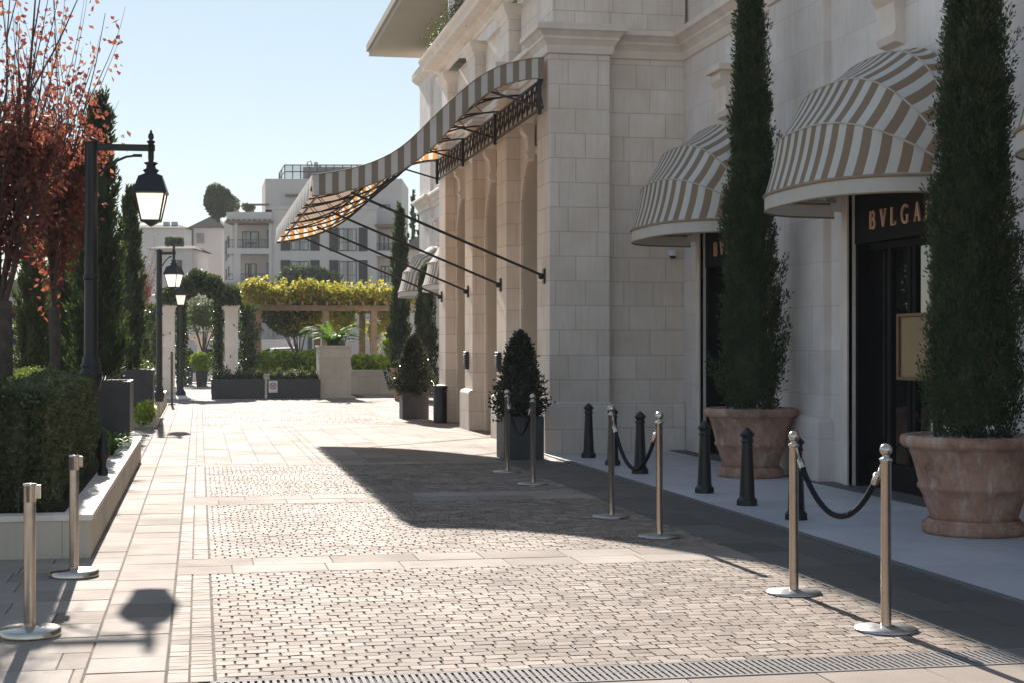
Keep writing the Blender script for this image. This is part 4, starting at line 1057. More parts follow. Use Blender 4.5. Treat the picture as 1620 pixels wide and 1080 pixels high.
# lattice ledger truss along the wall
m=MB(); zt2,zb2=zb_[-1]-.02,zb_[-1]-.42; x=FX-.08
for zz in (zt2,zb2): m.bar((x,CY0,zz),(x,CY1,zz),.035,.035)
yy=CY0; k=0
while yy<CY1-.1:
    y2=min(yy+.36,CY1); m.bar((x,yy,zt2),(x,y2,zb2),.014,.014); m.bar((x+.016,yy,zb2),(x+.016,y2,zt2),.014,.014)
    cc=[(x-.01,(yy+y2)/2+.10*math.cos(t_*.7),(zt2+zb2)/2+.12*math.sin(t_*.7)) for t_ in range(10)]; m.tube(cc,.008,4)
    m.bar((x,y2,zt2),(x,y2,zb2),.02,.02); yy=y2
for yy in [CY0+.05]+PC[1:]:
    m.bar((x-.03,yy,zt2+.02),(x-.03,yy,zb2-.1),.05,.05); m.bar((x,yy,zb2),(x-.75,yy,interp(B_,x-.75)),.03,.03)
m.build('wall_truss',M['blackmetal'],ca)
for yc in PC:
    m=MB(); yy=yc if yc>22.5 else 22.3
    m.tube([(FX-.01,yy,2.56),(2.12,yy,interp(B_,2.12)-.02)],.020,8); m.box(FX-.03,FX-.002,yy-.05,yy+.05,2.45,2.67); m.lathe((FX-.06,yy,2.56),[(.0,-.05),(.04,-.03),(.04,.03),(0,.05)],10)
    m.build('strut_rod',M['blackmetal'],ca)

# terrace planting on the cornice
rng=np.random.default_rng(77); Cs=[];Ds=[]
for i in range(70):
    y=rng.uniform(25.5,32.6); c0=np.array([4.78+rng.random()*.3,y,7.74+rng.random()*.22]); k=60
    o_=rng.normal(size=(k,3))*np.array([.10,.16,.13]); Cs.append(c0+o_+np.array([-.05,0,0])); Ds.append(o_*3+rng.normal(size=(k,3))*.6)
C=np.concatenate(Cs); n=len(C)
tag(leaf_mesh('trailing_plant',C,np.concatenate(Ds),.055*(.6+.8*rng.random(n)),.025+0*rng.random(n),M['grey_leaf'],None,(4.8,29,7.6),rng),'grey green trailing plant on the hotel cornice above the canopy','plant')
tag(bush('terrace_shrub',None,(5.2,27.3,8.0),(.45,.8,.5),2500,.07,.045,M['hedge'],78,org=(5.2,27.3,7.6)),'dark green shrub on the hotel terrace above the cornice','shrub')
# ================================================================== END OF THE STREET: GATE, PERGOLA, PLANTERS
def onY(px,py,Y):
    X,z=AtY(px,py,Y); return X,z
def low_box(label,px0,px1,Y,h,seed,group):
    x0,_=onY(px0,600,Y); x1,_=onY(px1,600,Y)
    r=planter_box(label,x0,x1,Y,Y+.6,0,h,group)
    rng=np.random.default_rng(seed); n=2600
    u=rng.random(n); C=np.stack([x0+.05+u*(x1-x0-.1),Y+.05+rng.random(n)*.5,h-.05+np.abs(rng.normal(size=n))*.13*(.6+.6*np.sin(u*14+seed)**2)],1)
    D=rng.normal(size=(n,3))*.6+np.array([0,-.2,.9])
    tag(leaf_mesh('box_planting',C,D,.12*(.6+.8*rng.random(n)),.04+0*u,M['grey_leaf'],None,((x0+x1)/2,Y+.3,h),rng),'low grey green planting in the '+label.split(' in ')[0].split(',')[0],'plant','low plantings in the charcoal troughs'); return r,x0,x1
low_box('left charcoal trough before the ivy gate',334,419,46.9,.58,51,'charcoal troughs closing the street')
rb,x0b,x1b=low_box('right charcoal trough carrying the sign',424,507,46.9,.58,52,'charcoal troughs closing the street')
# round prohibition sign on the trough
sx,sz=onY(432,610,46.87); sg=thing('prohibition_sign','small white sign with a red ring on the right charcoal trough','sign',(sx,46.88,sz))
m=MB(); m.box(sx-.13,sx+.13,46.875,46.895,sz-.19,sz+.16); m.build('plate',M['white'],sg)
m=MB(); m.v=[];
ring=[]; n=28
for k in range(n):
    a=2*math.pi*k/n
    for rr in (.075,.10): ring.append((sx+rr*math.cos(a),46.868,sz+.01+rr*math.sin(a)))
m.add(ring,[(2*k,2*k+1,(2*k+3)%(2*n),(2*k+2)%(2*n)) for k in range(n)]); m.bar((sx-.06,46.867,sz+.07),(sx+.06,46.867,sz-.05),.004,.022); m.build('red_ring',M['red'],sg,recalc=False)
m=MB(); m.box(sx-.045,sx+.03,46.871,46.873,sz-.01,sz+.03); m.box(sx+.02,sx+.055,46.8705,46.8725,sz+.015,sz+.055)
for q in (-.04,.015): m.box(sx+q,sx+q+.013,46.8708,46.8728,sz-.045,sz-.01)
m.build('dog_pictogram',M['signgrey'],sg)
# stone pier with a palm and low walls
xa,_=onY(500,600,47.6); xb,_=onY(556,600,47.0)
m=MB((xa,47.5,0)); m.box(xa+.06,xb-.02,47.0,48.3,-.04,1.50); m.box(xa+.03,xb+.01,46.97,48.33,1.502,1.57)
tag(m.build('stone_pier',M['plantwall'],bevel=.01),'square pale stone pier with a palm, right of the troughs','pier')
rng=random.Random(4); pr=thing('palm_plant','green fan of palm fronds on top of the square stone pier','palm',((xa+xb)/2,47.65,1.57)); m=MB()
for i in range(46):
    a=rng.uniform(0,6.283); L=rng.uniform(.7,1.15); el=rng.uniform(.7,2.0); o=Vector((math.cos(a),math.sin(a),0)); c=Vector(pr.location); sdv=Vector((-o.y,o.x,0))
    pts=[c+o*(L*q)+Vector((0,0,L*(el*q-el*.75*q*q))) for q in (0,.2,.4,.6,.8,1)]
    for k in range(1,6):
        for j in range(4):
            p=pts[k-1].lerp(pts[k],j/4); d=(pts[k]-pts[k-1]).normalized()
            for s_ in (-1,1):
                tip=p+sdv*s_*.17*(1.1-k/6)+d*.12+Vector((0,0,-.03)); w_=d*.03
                m.add([tuple(p-w_),tuple(p+w_),tuple(tip)],[(0,1,2)])
m.build('fronds',M['strap'],pr,recalc=False)
m=MB(); m.lathe(tuple(pr.location),[(.16,-.02),(.17,.12),(.1,.25)],10); m.build('stem',M['bark'],pr)
xr,_=onY(640,600,51); xl,_=onY(392,600,51); xm,_=onY(499,600,51); xm2,_=onY(553,600,51)
m=MB((xr,51,0)); m.box(xm2,xr,50.8,51.2,-.04,.72); m.box(xm2,xr,50.76,51.24,.722,.78); tag(m.build('garden_wall',M['plantwall']),'low stone garden wall right of the square pier','garden wall')
m=MB((xl,51,0)); m.box(xl,xm,50.8,51.2,-.04,.62); m.box(xl,xm,50.76,51.24,.622,.67); tag(m.build('garden_wall',M['plantwall']),'low stone garden wall behind the charcoal troughs','garden wall')

# ivy gate
GY=52.0
gx0,_=onY(266,500,GY); gx1,_=onY(366,500,GY); gt=2.86
for x,lb in ((gx0,'left cream pillar of the ivy arch gate'),(gx1,'right cream pillar of the ivy arch gate')):
    r=thing('gate_pillar',lb,'pillar',(x,GY,0),'cream gate pillars'); m=MB(); m.box(x-.21,x+.21,GY-.21,GY+.21,-.04,gt-.12); m.box(x-.26,x+.26,GY-.26,GY+.26,-.04,.25); m.build('shaft',M['trim'],r)
    m=MB(); m.lathe((x,GY,gt),[(.30,-.20),(.32,-.17),(.33,-.12),(.38,-.06),(.40,-.05),(.40,0),(.36,.02)],4,smooth=False,rot=math.pi/4); m.build('capital',M['trim'],r)
gate=thing('garden_gate','black iron gate standing open under the ivy arch','gate',((gx0+gx1)/2,GY,0))
for (hx,sgn) in ((gx0+.30,1),(gx1-.30,-1)):
    m=MB(); m.bar((hx,GY,0),(hx,GY,2.6),.06,.06); ex=hx+sgn*.12; ey=GY+1.0
    for zz in (.12,1.1,2.2): m.bar((hx,GY,zz),(ex,ey,zz),.03,.04)
    for k in range(1,9): q=k/8; m.bar((hx+(ex-hx)*q,GY+q,.1),(hx+(ex-hx)*q,GY+q,2.2+.15*math.sin(q*3.1)),.018,.018)
    m.build('gate_leaf',M['blackmetal'],gate)
def ivy_arch():
    rng=np.random.default_rng(61); cx=(gx0+gx1)/2; hw=(gx1-gx0)/2; n=15000
    th=rng.random(n)*np.pi; ro=1+.07*np.sin(th*5)+.05*np.sin(th*11+2)+.05*rng.normal(size=n)
    rad=(.34+.56*rng.random(n)**.75)*ro
    C=np.stack([cx+np.cos(th)*(hw+.38)*rad,GY+rng.normal(size=n)*.28,2.86+np.sin(th)*1.12*rad],1)
    k=5200; s_=np.where(rng.random(k)<.62,1,-1); z=rng.random(k)*2.9
    side=np.stack([np.where(s_>0,gx1+.52,gx0-.5)+rng.normal(size=k)*(.16+.05*np.sin(z*7)),GY+.05+rng.normal(size=k)*.2,z],1)
    j=4200; hang=np.stack([np.where(rng.random(j)<.5,gx0+.42,gx1-.42)+rng.normal(size=j)*.1,GY+.35+rng.normal(size=j)*.18,0.25+rng.random(j)**.8*2.75],1)
    C=np.concatenate([C,side,hang]); n=len(C); D=rng.normal(size=(n,3))*.7+np.array([0,-.5,.1])
    r=thing('ivy_arch','dark green ivy arch grown over the two gate pillars','ivy arch',(cx,GY,0))
    m=MB(); 
    for dy in (-.2,.2): m.tube([(cx+math.cos(t_)*(hw+.02),GY+dy,2.8+math.sin(t_)*.8) for t_ in [math.pi*q/14 for q in range(15)]],.02,6)
    m.build('arch_frame',M['blackmetal'],r)
    leaf_mesh('foliage',C,D,.11*(.6+.8*rng.random(n)),.075*(.6+.8*rng.random(n)),M['ivy'],r,rng=rng)
ivy_arch()

# pergola
PY0,PY1=55.0,59.0
pg=thing('pergola','weathered timber pergola carrying the yellow vines','pergola',(-.2,57,0))
xs4=[onY(p,500,PY0)[0] for p in (408,515,591,638)]
bz=2.92
for x in xs4:
    for yy in (PY0,PY1):
        m=MB(); m.box(x-.115,x+.115,yy-.115,yy+.115,0,bz-.16); m.build('post',M['wood'],pg)
for yy in (PY0,PY1): m=MB(); m.box(xs4[0]-.35,xs4[-1]+.4,yy-.06,yy+.06,bz-.158,bz+.04); m.build('beam',M['wood'],pg)
m=MB()
x=xs4[0]-.2
while x<xs4[-1]+.3: m.box(x,x+.07,PY0-.4,PY1+.4,bz+.042,bz+.16); x+=.42
m.build('rafters',M['wood'],pg)
rng=np.random.default_rng(66); n=20000
u=rng.random(n); v=rng.random(n)
X=xs4[0]-.55+u*(xs4[-1]-xs4[0]+1.1); hz=.26+.18*np.sin(u*6+1)+.12*np.sin(u*21)+.22*np.exp(-((u-.42)/.12)**2)
z=bz+.05+np.abs(rng.random(n)**.8)*np.maximum(.3,hz)*1.35+rng.normal(size=n)*.06+.12-np.where(rng.random(n)<.06,rng.random(n)*.4,0)
C=np.stack([X,PY0-.45+v*4.6,z],1); D=rng.normal(size=(n,3))*.7+np.array([0,-.3,-.1])
sp_=[]
for i in range(60):
    q=np.array([xs4[0]-.5+rng.random()*(xs4[-1]-xs4[0]+1.0),PY0-.4+rng.random()*3,bz+.38+rng.random()*.2]); dv=np.array([rng.normal()*.3,rng.normal()*.3,.5+.5*rng.random()])
    sp_.append(q+dv*rng.random((22,1))*.5+rng.normal(size=(22,3))*.06)
sp_=np.concatenate(sp_); C=np.concatenate([C,sp_]); D=np.concatenate([D,rng.normal(size=sp_.shape)])
k=1500; uu=rng.random(k); Ch=np.stack([np.where(uu<.55,xs4[0]+2.2+rng.normal(size=k)*.5,xs4[1]+2.4+rng.normal(size=k)*.3),PY0+.3+rng.random(k)*2,bz-.1-rng.random(k)*.75],1)
C=np.concatenate([C,Ch]);D=np.concatenate([D,rng.normal(size=(k,3))]); n=len(C)
tag(leaf_mesh('vine',C,D,.13*(.6+.8*rng.random(n)),.10*(.6+.8*rng.random(n)),M['vine'],None,(-.2,57,bz),rng),'thick yellow green vine lying on top of the timber pergola','vine')
# shrubs and trees about the pergola
def small_tree(label,px,py,Y,rx,rz,th,mat,seed,n=3500,group=None,tr=.07,lean=.0,ll=.12):
    X,z=onY(px,py,Y); r=thing('small_tree',label,'tree',(X,Y,0),group); m=MB()
    m.tube([(X+lean,Y,0),(X+lean*.6,Y,z*.35),(X,Y,z-rz*.3)],[tr,tr*.8,tr*.5],8)
    for a in range(5): m.tube([(X+lean*.5,Y,z*.42),(X+rx*.5*math.cos(a*1.3),Y+rx*.5*math.sin(a*1.3),z)],[tr*.5,tr*.2],5)
    m.build('trunk',M['bark'],r); bush('crown',r,(X,Y,z),(rx,rx,rz),n,ll,ll*.6,mat,seed,.3,.3); return r
small_tree('dark leafy tree standing under the left half of the pergola',462,508,57.0,1.25,.85,1.2,M['ivy'],71,5000,lean=.45)
small_tree('loose green tree seen through the ivy arch',322,498,66,1.3,1.0,1.2,M['cypfar'],72,1500)
small_tree('green tree under the right half of the pergola',540,500,58.5,.7,.7,1.4,M['lime'],73,1800)
small_tree('sparse ochre young tree between the right pergola posts',592,525,62,.55,.7,1.2,M['vine'],74,220,tr=.04)
GS='lime green shrubs along the garden wall'
for i,(px,py,Y,rx,rz,lb) in enumerate(((425,572,52.6,.75,.42,'lime shrub at the left of the garden bed under the pergola'),(455,573,52.8,.7,.40,'lime shrub in the middle of the garden bed under the pergola'),(488,572,52.6,.55,.42,'lime shrub just left of the square stone pier'),
      (572,574,52.6,.5,.38,'lime shrub just right of the square stone pier'),(603,577,52.4,.6,.36,'lime shrub before the right pergola posts'))):
    X,z=onY(px,py,Y); tag(bush('lime_shrub',None,(X,Y,z),(rx,.5,rz),1500,.12,.075,M['lime'],80+i,org=(X,Y,0)),lb,'shrub',GS)
X,z=onY(619,548,50.3); r=thing('topiary_ball','round topiary ball in a tall tapering pot near the far awning','topiary',(X,50.3,0))
m=MB(); m.tube([(X,50.3,.9),(X,50.3,z)],[.03,.02],6); m.build('stem',M['bark'],r); bush('crown',r,(X,50.3,z),(.32,.32,.42),1500,.09,.06,M['lime'],88)
X,Y_,_=P(632,640,44.5); r=thing('tapered_pot','tall tapering brown pot with trailing plants before the far awning','pot',(X,Y_,0))
m=MB(); m.lathe((X,Y_,0),[(.13,0),(.14,.03),(.25,.85),(.27,.87),(.27,.95),(.24,.95),(.22,.86)],20); m.build('pot_wall',M['terracotta'],r); bush('planting',r,(X,Y_,1.0),(.34,.34,.17),900,.09,.05,M['ivy'],89)
GX='dark cypresses between the far shop awnings'
cypress('tall cypress at the far end beside the distant awning',(6.15,48.6,.05),5.9,.42,M['cyp'],320,36,.11,.035,91,GX,.45)
cypress('cypress tucked between the distant awning and the far hotel pier',(6.2,43.4,.05),3.6,.40,M['cyp'],260,34,.11,.035,92,GX,.45)
# potted bush, fountain, behind the gate
X,Y_,_=P(319,598,60); r=thing('potted_bush','clipped green cube bush in a dark pot beyond the gate','potted bush',(X,Y_,0)); m=MB()
m.lathe((X,Y_,0),[(.26,0),(.33,.6),(.30,.6)],4,smooth=False,rot=.8); m.build('pot_wall',M['greybox'],r); bush('crown',r,(X,Y_,.95),(.5,.5,.42),1600,.1,.06,M['lime'],95,.5,.1)
X,Y_,_=P(296,598,63); r=thing('potted_bush','darker slim potted bush beyond the gate, left of the cube bush','potted bush',(X,Y_,0)); m=MB()
m.lathe((X,Y_,0),[(.2,0),(.26,.7),(.24,.7)],14); m.build('pot_wall',M['greybox'],r); bush('crown',r,(X,Y_,1.05),(.32,.32,.45),1000,.1,.06,M['ivy'],96,.5,.1)
X,Y_,_=P(317,598,70); r=thing('stone_fountain','pale stone fountain basin seen through the ivy arch','fountain',(X,Y_,0)); m=MB()
m.lathe((X,Y_,0),[(.5,0),(.5,.3),(.18,.4),(.14,1.6),(.25,1.75),(1.0,2.02),(1.02,2.12),(.9,2.1)],20); m.build('basin',M['trim'],r)

# parked cars glimpsed beyond
def car(label,px,Z,seed,ang):
    X,Y_,_=P(px,560,Z); r=thing('parked_car',label,'car',(X,Y_,0),'pale cars parked beyond the garden'); r.rotation_euler.z=ang
    body=[(-2.1,.3),(-2.15,.65),(-2.05,.88),(-1.15,.98),(1.2,1.0),(1.95,.9),(2.12,.7),(2.1,.3)]; cab=[(-1.2,.97),(-.55,1.42),(.75,1.45),(1.65,.99)]
    m=MB(); m.prism([(a,b_) for a,b_ in body],1,-.86,.86); m.build('body',M['car'],r,bevel=.05,raw=True)
    m=MB(); m.prism(cab,1,-.74,.74); m.build('cabin_glass',M['glass'],r,bevel=.04,raw=True)
    m=MB(); m.prism([(-.55,1.425),(.75,1.455),(.7,1.49),(-.5,1.46)],1,-.7,.7); m.build('roof',M['car'],r,raw=True)
    for x in (-1.3,1.3):
        for y in (-.8,.8):
            m=MB(); m.tube([(x,y-.1,.32),(x,y+.1,.32)],.32,16); w_=m.build('wheel',M['rubber'],r,raw=True)
    return r
car('pale car glimpsed under the left half of the pergola',447,78,1,.15); car('pale car glimpsed through the gate beyond the potted bush',345,80,2,-.2)
# long white wall beyond the garden and far building edge
xw0,_=onY(540,540,88); xw1,_=onY(700,540,88); xl0,_=onY(380,540,92)
m=MB((xw1,88,0)); m.box(xw0-1.5,xw1+6,88,88.4,-.04,2.75); m.box(xw0-1.5,xw1+6,87.9,88.5,2.755,3.1); tag(m.build('boundary_wall',M['plaster2']),'long white boundary wall behind the right half of the pergola','wall')
m=MB((xl0,93,0)); m.box(xl0-12,xw0-2,93,93.4,-.04,1.9); tag(m.build('boundary_wall',M['plaster2']),'low pale wall far behind the left half of the pergola','wall')

# ================================================================== BUILDINGS IN THE DISTANCE
K=140/F_PX
def ax(zx): return ((280+zx/4.263)-CX)*K
def az(zy): return CAM_H+(HY-(240+zy/4.263))*K
ap=thing('apartment_building','pale grey apartment block with dark shutters and a glass railed roof terrace','apartment building',(SN*140,CS*140,0)); ap.rotation_euler.z=-YAW
def LB(): return MB()
b=LB()
b.box(ax(640),ax(1345),0,12,0,az(372)); b.box(ax(628),ax(1352),-.12,0.0,az(392),az(372)+.02)
b.prism([(ax(345),2.2),(ax(640),2.2),(ax(640),11.9),(ax(195),11.9),(ax(180),10)],2,0,az(412))
b.box(ax(560),ax(1500),3.0,12.1,az(372),az(160)); b.prism([(ax(560),3.0),(ax(560),11),(ax(440),11)],2,az(412),az(160))
b.box(ax(1345),ax(1500),2.0,12,0,az(372)); b.build('wall',M['plaster'],ap,raw=True)
def slab(*a):
    m=LB(); m.box(*a); m.build('balcony_slab',M['plaster'],ap,raw=True)
slab(ax(340),ax(642),-.25,2.2,az(692),az(655)); slab(ax(340),ax(640),-.2,2.2,0,az(874)); slab(ax(335),ax(642),-.15,2.2,az(470),az(412)+.03); slab(ax(622),ax(640),-.2,2.2,az(874),az(692)); slab(ax(622),ax(640),-.2,2.2,az(655),az(470))
slab(ax(1345),ax(1500),-.1,2.0,az(705),az(670)); slab(ax(1360),ax(1500),-.1,2,0,az(890))
b=LB(); b.box(ax(383),ax(432),-.2,.35,az(874),az(692)); b.build('column',M['plaster'],ap,raw=True)
b=LB(); b.box(ax(390),ax(410),-.2,.1,az(655),az(480)); b.build('column',M['plaster'],ap,raw=True)
b=LB(); b.box(ax(335),ax(650),-.5,2,az(485),az(470)); 
for q in range(9): xx=ax(345+q*35); b.box(xx,xx+.15,-.6,2,az(470)-.003,az(470)+.14)
b.build('pergola_roof',M['wood'],ap,raw=True); b=LB(); b.box(ax(1340),ax(1505),-.5,1.9,az(512),az(492)); b.build('pergola_roof',M['wood'],ap,raw=True); b=LB(); b.box(ax(700),ax(835),2.6,2.98,az(284),az(270)); b.build('window_hood',M['wood'],ap,raw=True); b=LB(); b.box(ax(450),ax(585),2.5,3.2,az(345),az(335)); b.build('window_hood',M['wood'],ap,raw=True)
def rail(x0,x1,z0,z1,y,n):
    m=LB(); m.box(x0,x1,y,y+.05,z1-.06,z1); m.box(x0,x1,y,y+.05,z0+.05,z0+.1)
    for k in range(n+1): xx=x0+(x1-x0)*k/n; m.box(xx-.015,xx+.015,y+.01,y+.04,z0+.1,z1-.06)
    m.build('railing',M['frame'],ap,raw=True)
rail(ax(345),ax(625),az(652),az(595),-.2,26); rail(ax(345),ax(622),az(872),az(825),-.15,26); rail(ax(1350),ax(1495),az(668),az(620),-.05,14)
def window(zx0,zx1,zy0,zy1,y=0,shut=None,mull=1,cur=True,trans=False):
    x0,x1,z1,z0=ax(zx0),ax(zx1),az(zy0),az(zy1)
    f=LB(); t_=.075
    f.box(x0,x1,y-.05,y-.002,z1-t_,z1); f.box(x0,x1,y-.05,y-.002,z0,z0+t_); f.box(x0,x0+t_,y-.05,y-.002,z0+t_,z1-t_); f.box(x1-t_,x1,y-.05,y-.002,z0+t_,z1-t_)
    for k in range(mull):
        xm_=x0+(x1-x0)*(k+1)/(mull+1); f.box(xm_-.06,xm_+.06,y-.049,y-.002,z0+t_,z1-t_)
    f.box(x0+t_,x1-t_,y-.045,y-.002,z0+(z1-z0)*.38,z0+(z1-z0)*.38+.05)
    w_=f.build('window',M['frame'],ap,raw=True)
    g_=LB(); g_.box(x0+t_,x1-t_,y-.02,y-.003,z0+t_,z1-t_); g_.build('glass_pane',M['glass'],w_,raw=True)
    if cur:
        c_=LB(); q=(x1-x0)*.16; 
        for (a,c) in ((x0+t_,x0+t_+q),(x1-t_-q,x1-t_)): c_.box(a,c,y-.026,y-.0205,z0+t_,z1-t_)
        c_.build('curtain',M['curtain'],w_,raw=True)
    if shut:
        for (a,c) in shut:
            s_=LB(); s_.box(ax(a),ax(c),y-.07,y-.001,z0-.02,z1+.08)
            nn=18
            for k in range(nn): zz=z0+.06+(z1-z0-.1)*k/nn; s_.box(ax(a)+.06,ax(c)-.06,y-.085,y-.0705,zz,zz+.06)
            s_.build('shutter',M['shutter'],ap,raw=True)
window(768,888,522,668,0,((700,764),(900,962))); window(1092,1212,520,672,0,((1028,1088),(1226,1285)))
window(768,888,740,895,0,((700,764),(900,962))); window(1092,1212,740,895,0,((1028,1088),(1226,1285)))
window(412,526,528,652,2.2,None,1); window(582,598,520,652,2.2,None,0,False); window(432,510,748,872,2.2,None,1); window(580,596,740,872,2.2,None,0,False)
window(1352,1418,552,668,2.0,None,1); window(1362,1420,765,885,2.0); window(1350,1420,338,424,3.0,None,1,False); window(770,830,318,372,3.0,None,0,False)
# windows of the receding left side
for (zx0,zx1,zy0,zy1) in ((215,233,560,705),(258,282,540,690),(205,240,765,840),(255,290,755,830)):
    zm=(zx0+zx1)/2; q=(345-zm)/150; yy=2.2+q*7.4
    dxs,dys=ax(182)-ax(345),7.75; L=math.hypot(dxs,dys); tx,ty=dxs/L,dys/L; cx_=ax(345)+tx*q*L*.93; cy_=2.2+ty*q*L*.93
    f=LB(); f.obox((cx_-ty*.03*(-1 if False else 1)*1,cy_+tx*.03,(az(zy0)+az(zy1))/2),((tx,ty,0),(-ty,tx,0),(0,0,1)),(.62,.03,(az(zy0)-az(zy1))/2)); w_=f.build('window',M['frame'],ap,raw=True)
    f=LB(); 
    for s_ in (-.28,.28): f.obox((cx_-ty*.05+tx*s_,cy_+tx*.05+ty*s_,(az(zy0)+az(zy1))/2),((tx,ty,0),(-ty,tx,0),(0,0,1)),(.2,.035,(az(zy0)-az(zy1))/2-.1))
    f.build('glass_pane',M['glass'],w_,raw=True)
b=LB(); b.box(ax(800),ax(1150),5,9,az(165),az(62)); b.build('penthouse',M['brickbox'],ap,raw=True)
b=LB(); 
for zx in (690,745,800,860,915,975,1030,1090,1150,1190,1300,1400): b.box(ax(zx)-.04,ax(zx)+.04,3.3,3.4,az(160),az(62))
for zx,y in ((640,6),(600,8.5),(570,10.5)): b.box(ax(zx)-.04,ax(zx)+.04,y,y+.1,az(160),az(66))
for zz in (62,108): b.box(ax(690),ax(1400),3.3,3.38,az(zz)-.05,az(zz)+.03)
b.bar((ax(690),3.3,az(62)),(ax(570),10.5,az(62)),.07,.07); b.bar((ax(690),3.3,az(108)),(ax(570),10.5,az(108)),.05,.05)
gr=b.build('roof_railing',M['frame'],ap,raw=True)
b=LB(); b.box(ax(690),ax(1400),3.33,3.35,az(156),az(66)); b.quad((ax(690),3.4,az(156)),(ax(570),10.6,az(156)),(ax(570),10.6,az(66)),(ax(690),3.4,az(66))); b.build('glass_panel',M['fglass'],gr,raw=True)
b=LB(); 
for zx in (820,850): b.box(ax(zx)-.06,ax(zx)+.06,6,6.1,az(62),az(25))
b.tube([(ax(820),6.05,az(28)),(ax(826),6.05,az(12)),(ax(842),6.05,az(10)),(ax(850),6.05,az(28))],.06,6); b.box(ax(868),ax(890),6,6.6,az(62),az(18)); b.box(ax(900),ax(915),6,6.5,az(62),az(40)); b.build('chimney',M['wframe'],ap,raw=True)
b=LB(); b.box(ax(335),ax(660),-1.6,-.4,0,az(885)); b.build('base_wall',M['greystone'],ap,raw=True)
def far_tree(label,px,py,Z,r_,mat,seed,n=3000,name='round_tree',ll=.4,low=0):
    X,Y_,z=P(px,py,Z); r=thing(name,label,'tree',(X,Y_,low)); m=MB(); m.tube([(X,Y_,low),(X,Y_,z)],[.22,.1],7); m.build('trunk',M['bark'],r); bush('crown',r,(X,Y_,z),r_,n,ll,ll*.6,mat,seed,.35,.28); return r
far_tree('round dark green tree on the roof terrace of the apartment block',345,320,147,(1.85,1.85,1.7),M['cypfar'],101,5200,ll=.3,low=az(412)-.3)
far_tree('dark green shrub tree in front of the lower apartment windows',490,445,120,(2.4,1.6,1.3),M['ivy'],102,3000,'dark_shrub_tree',.35)
for px,py,lb,s in ((497,322,'small potted plant on the apartment terrace beside the setback wall',103),):
    X,Y_,z=P(393,329,143); tag(bush('terrace_plant',None,(X,Y_,z),(.7,.5,.5),500,.2,.12,M['hedge'],s,org=(X,Y_,z)),lb,'plant')
# houses at left
def house(label,px0,px1,pye,pyr,Z,depth,mat,hip=.3,name='house',base=0):
    k=Z/F_PX; x0,x1=(px0-CX)*k,(px1-CX)*k; ze=CAM_H+(HY-pye)*k; zr=CAM_H+(HY-pyr)*k; r=thing(name,label,'house',(SN*Z,CS*Z,0)); r.rotation_euler.z=-YAW
    m=MB(); m.box(x0,x1,0,depth,base,ze); m.build('wall',mat,r,raw=True)
    m=MB(); o=.35; h=hip*(x1-x0); m.add([(x0-o,-o,ze),(x1+o,-o,ze),(x1+o,depth+o,ze),(x0-o,depth+o,ze),(x0+h,depth*.4,zr),(x1-h,depth*.4,zr)],[(0,1,5,4),(1,2,5),(2,3,4,5),(3,0,4),(0,3,2,1)])
    m.build('roof',M['roof'],r,raw=True); return r,k
def hwin(r,k,px0,px1,py0,py1,mat,name='shutter'):
    m=MB(); m.box((px0-CX)*k,(px1-CX)*k,-.08,-.002,CAM_H+(HY-py1)*k,CAM_H+(HY-py0)*k); m.build(name,M[mat],r,raw=True)
hB,kB=house('white house with grey brown shutters and a dark hipped roof beside the apartment block',303,352,361,338,160,8,M['plaster2'],.45)
for w4 in ((311.5,323,369.5,385.5),(311.5,323,408,424)): hwin(hB,kB,*w4,'brownsh')
m=MB(); m.tube([((305-CX)*kB,-.15,0),((305-CX)*kB,-.15,CAM_H+(HY-362)*kB)],.09,6); m.build('drainpipe',M['frame'],hB,raw=True)
hA,kA=house('wide white house with a low dark roof far left behind the lamps',200,292,361,352,175,10,M['plaster2'],.2)
for px in (253,266): 
    m=MB(); x=(px-CX)*kA; m.box(x-.3,x+.3,3,3.8,CAM_H+(HY-354)*kA,CAM_H+(HY-348)*kA); m.build('chimney',M['plaster2'],hA,raw=True)
hC,kC=house('low white house with a sloping roof behind the ivy arch',238,304,394,386,150,8,M['plaster2'],.1); hwin(hC,kC,280,288,412,424,'frame','window')
hD,kD=house('pale house far left glimpsed behind the red leaved trees',-60,165,470,440,120,8,M['plaster2'],.2)
X,Y_,_=P(276,398,100); r=thing('clipped_tree','flat topped clipped tree seen above the middle street lamp','tree',(X,Y_,0)); m=MB(); m.tube([(X,Y_,0),(X,Y_,6.6)],[.12,.08],6); m.build('trunk',M['bark'],r)
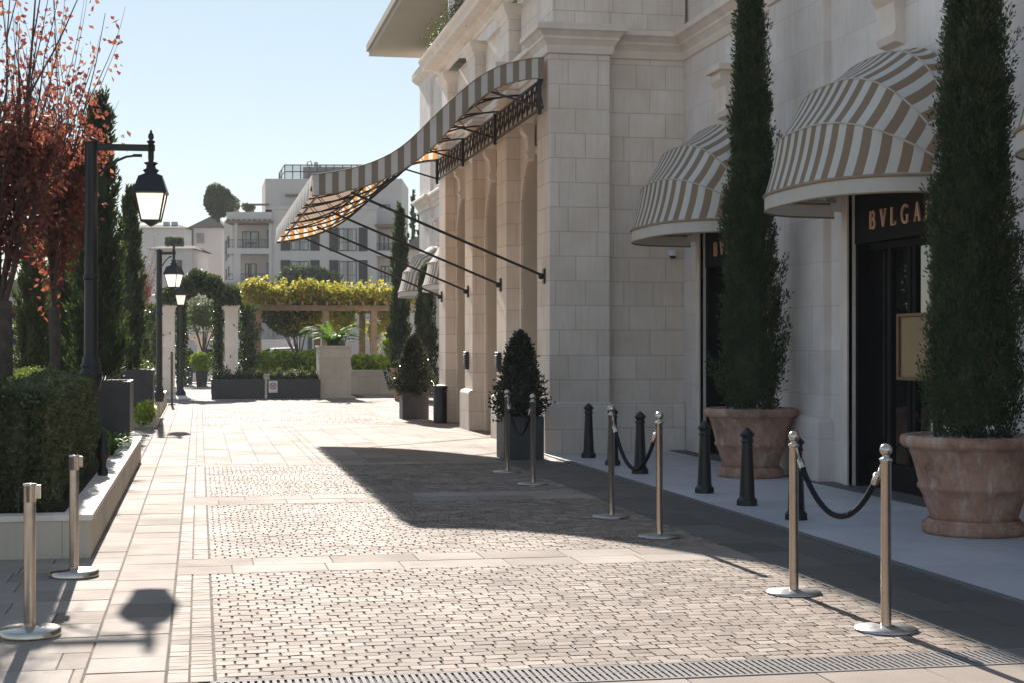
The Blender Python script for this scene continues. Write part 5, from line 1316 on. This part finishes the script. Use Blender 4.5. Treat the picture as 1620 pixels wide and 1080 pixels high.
rng=np.random.default_rng(5); n=1500; C=np.stack([X+(rng.random(n)-.5)*1.1,Y_+(rng.random(n)-.5)*1.1,CAM_H+(HY-383)*100/F_PX+(rng.random(n)-.5)*.5],1); leaf_mesh('crown',C,rng.normal(size=(n,3)),.2+0*rng.random(n),.12+0*rng.random(n),M['hedge'],r,rng=rng)
hE,kE=house('pale house with a tan edged gable roof behind the distant awnings',646,720,395,345,78,9,M['plaster'],.48)
GF='thin dark cypresses on the far skyline'
for px,pt,s,lb in ((653.5,289,111,'thin far cypress, left of the skyline trio by the hotel'),(664.5,315,112,'shortest far cypress of the skyline trio by the hotel'),(674,272,113,'thin far cypress closest to the hotel wall')):
    X,Y_,zt0=P(px,pt,120); cypress(lb,(X,Y_,0),zt0,.36,M['cyp'],90,24,.35,.11,s,GF,.4,trunk=.12)
# parasol far left
X,Y_,z=P(22,510,48); r=thing('closed_parasol','navy parasol with a pale stripe far left beyond the thick trunk','parasol',(X,Y_,0)); m=MB()
m.tube([(X,Y_,0),(X,Y_,2.9)],.03,8); m.build('pole',M['wframe'],r); m=MB(); m.lathe((X,Y_,0),[(.17,1.35),(.22,1.6),(.17,2.3),(.03,2.8)],10); m.build('canopy',M['blue'],r); m=MB(); m.lathe((X,Y_,0),[(.21,2.05),(.195,2.2)],10); m.build('stripe',M['white'],r)
# wall of greenery beyond the left planters
for i,(px,Z,h,w_,lb) in enumerate(((192,70,1.5,1.0,'green shrub between the left cypresses in the distance'),(238,66,1.8,.9,'green shrub behind the middle street lamp'))):
    X,Y_,_=P(px,560,Z); tag(bush('garden_shrub',None,(X,Y_,h),(w_,w_,h*.8),2200,.16,.1,M['ivy'],120+i,org=(X,Y_,0)),lb,'shrub','shrubs beyond the left planters')

# light autumn haze over the whole place
b=MB(); b.box(-60,60,-3,190,-1.7,26)
HZ=tag(b.build("haze",M["white"]),kind='stuff')
m=bpy.data.materials.new('thin_haze'); m.use_nodes=True; nt=m.node_tree; nt.nodes.clear()
out=nt.nodes.new('ShaderNodeOutputMaterial'); pv=nt.nodes.new('ShaderNodeVolumePrincipled'); pv.inputs['Color'].default_value=(.9,.93,1,1); pv.inputs['Density'].default_value=.00035
nt.links.new(pv.outputs[0],out.inputs['Volume']); HZ.data.materials.clear(); HZ.data.materials.append(m)
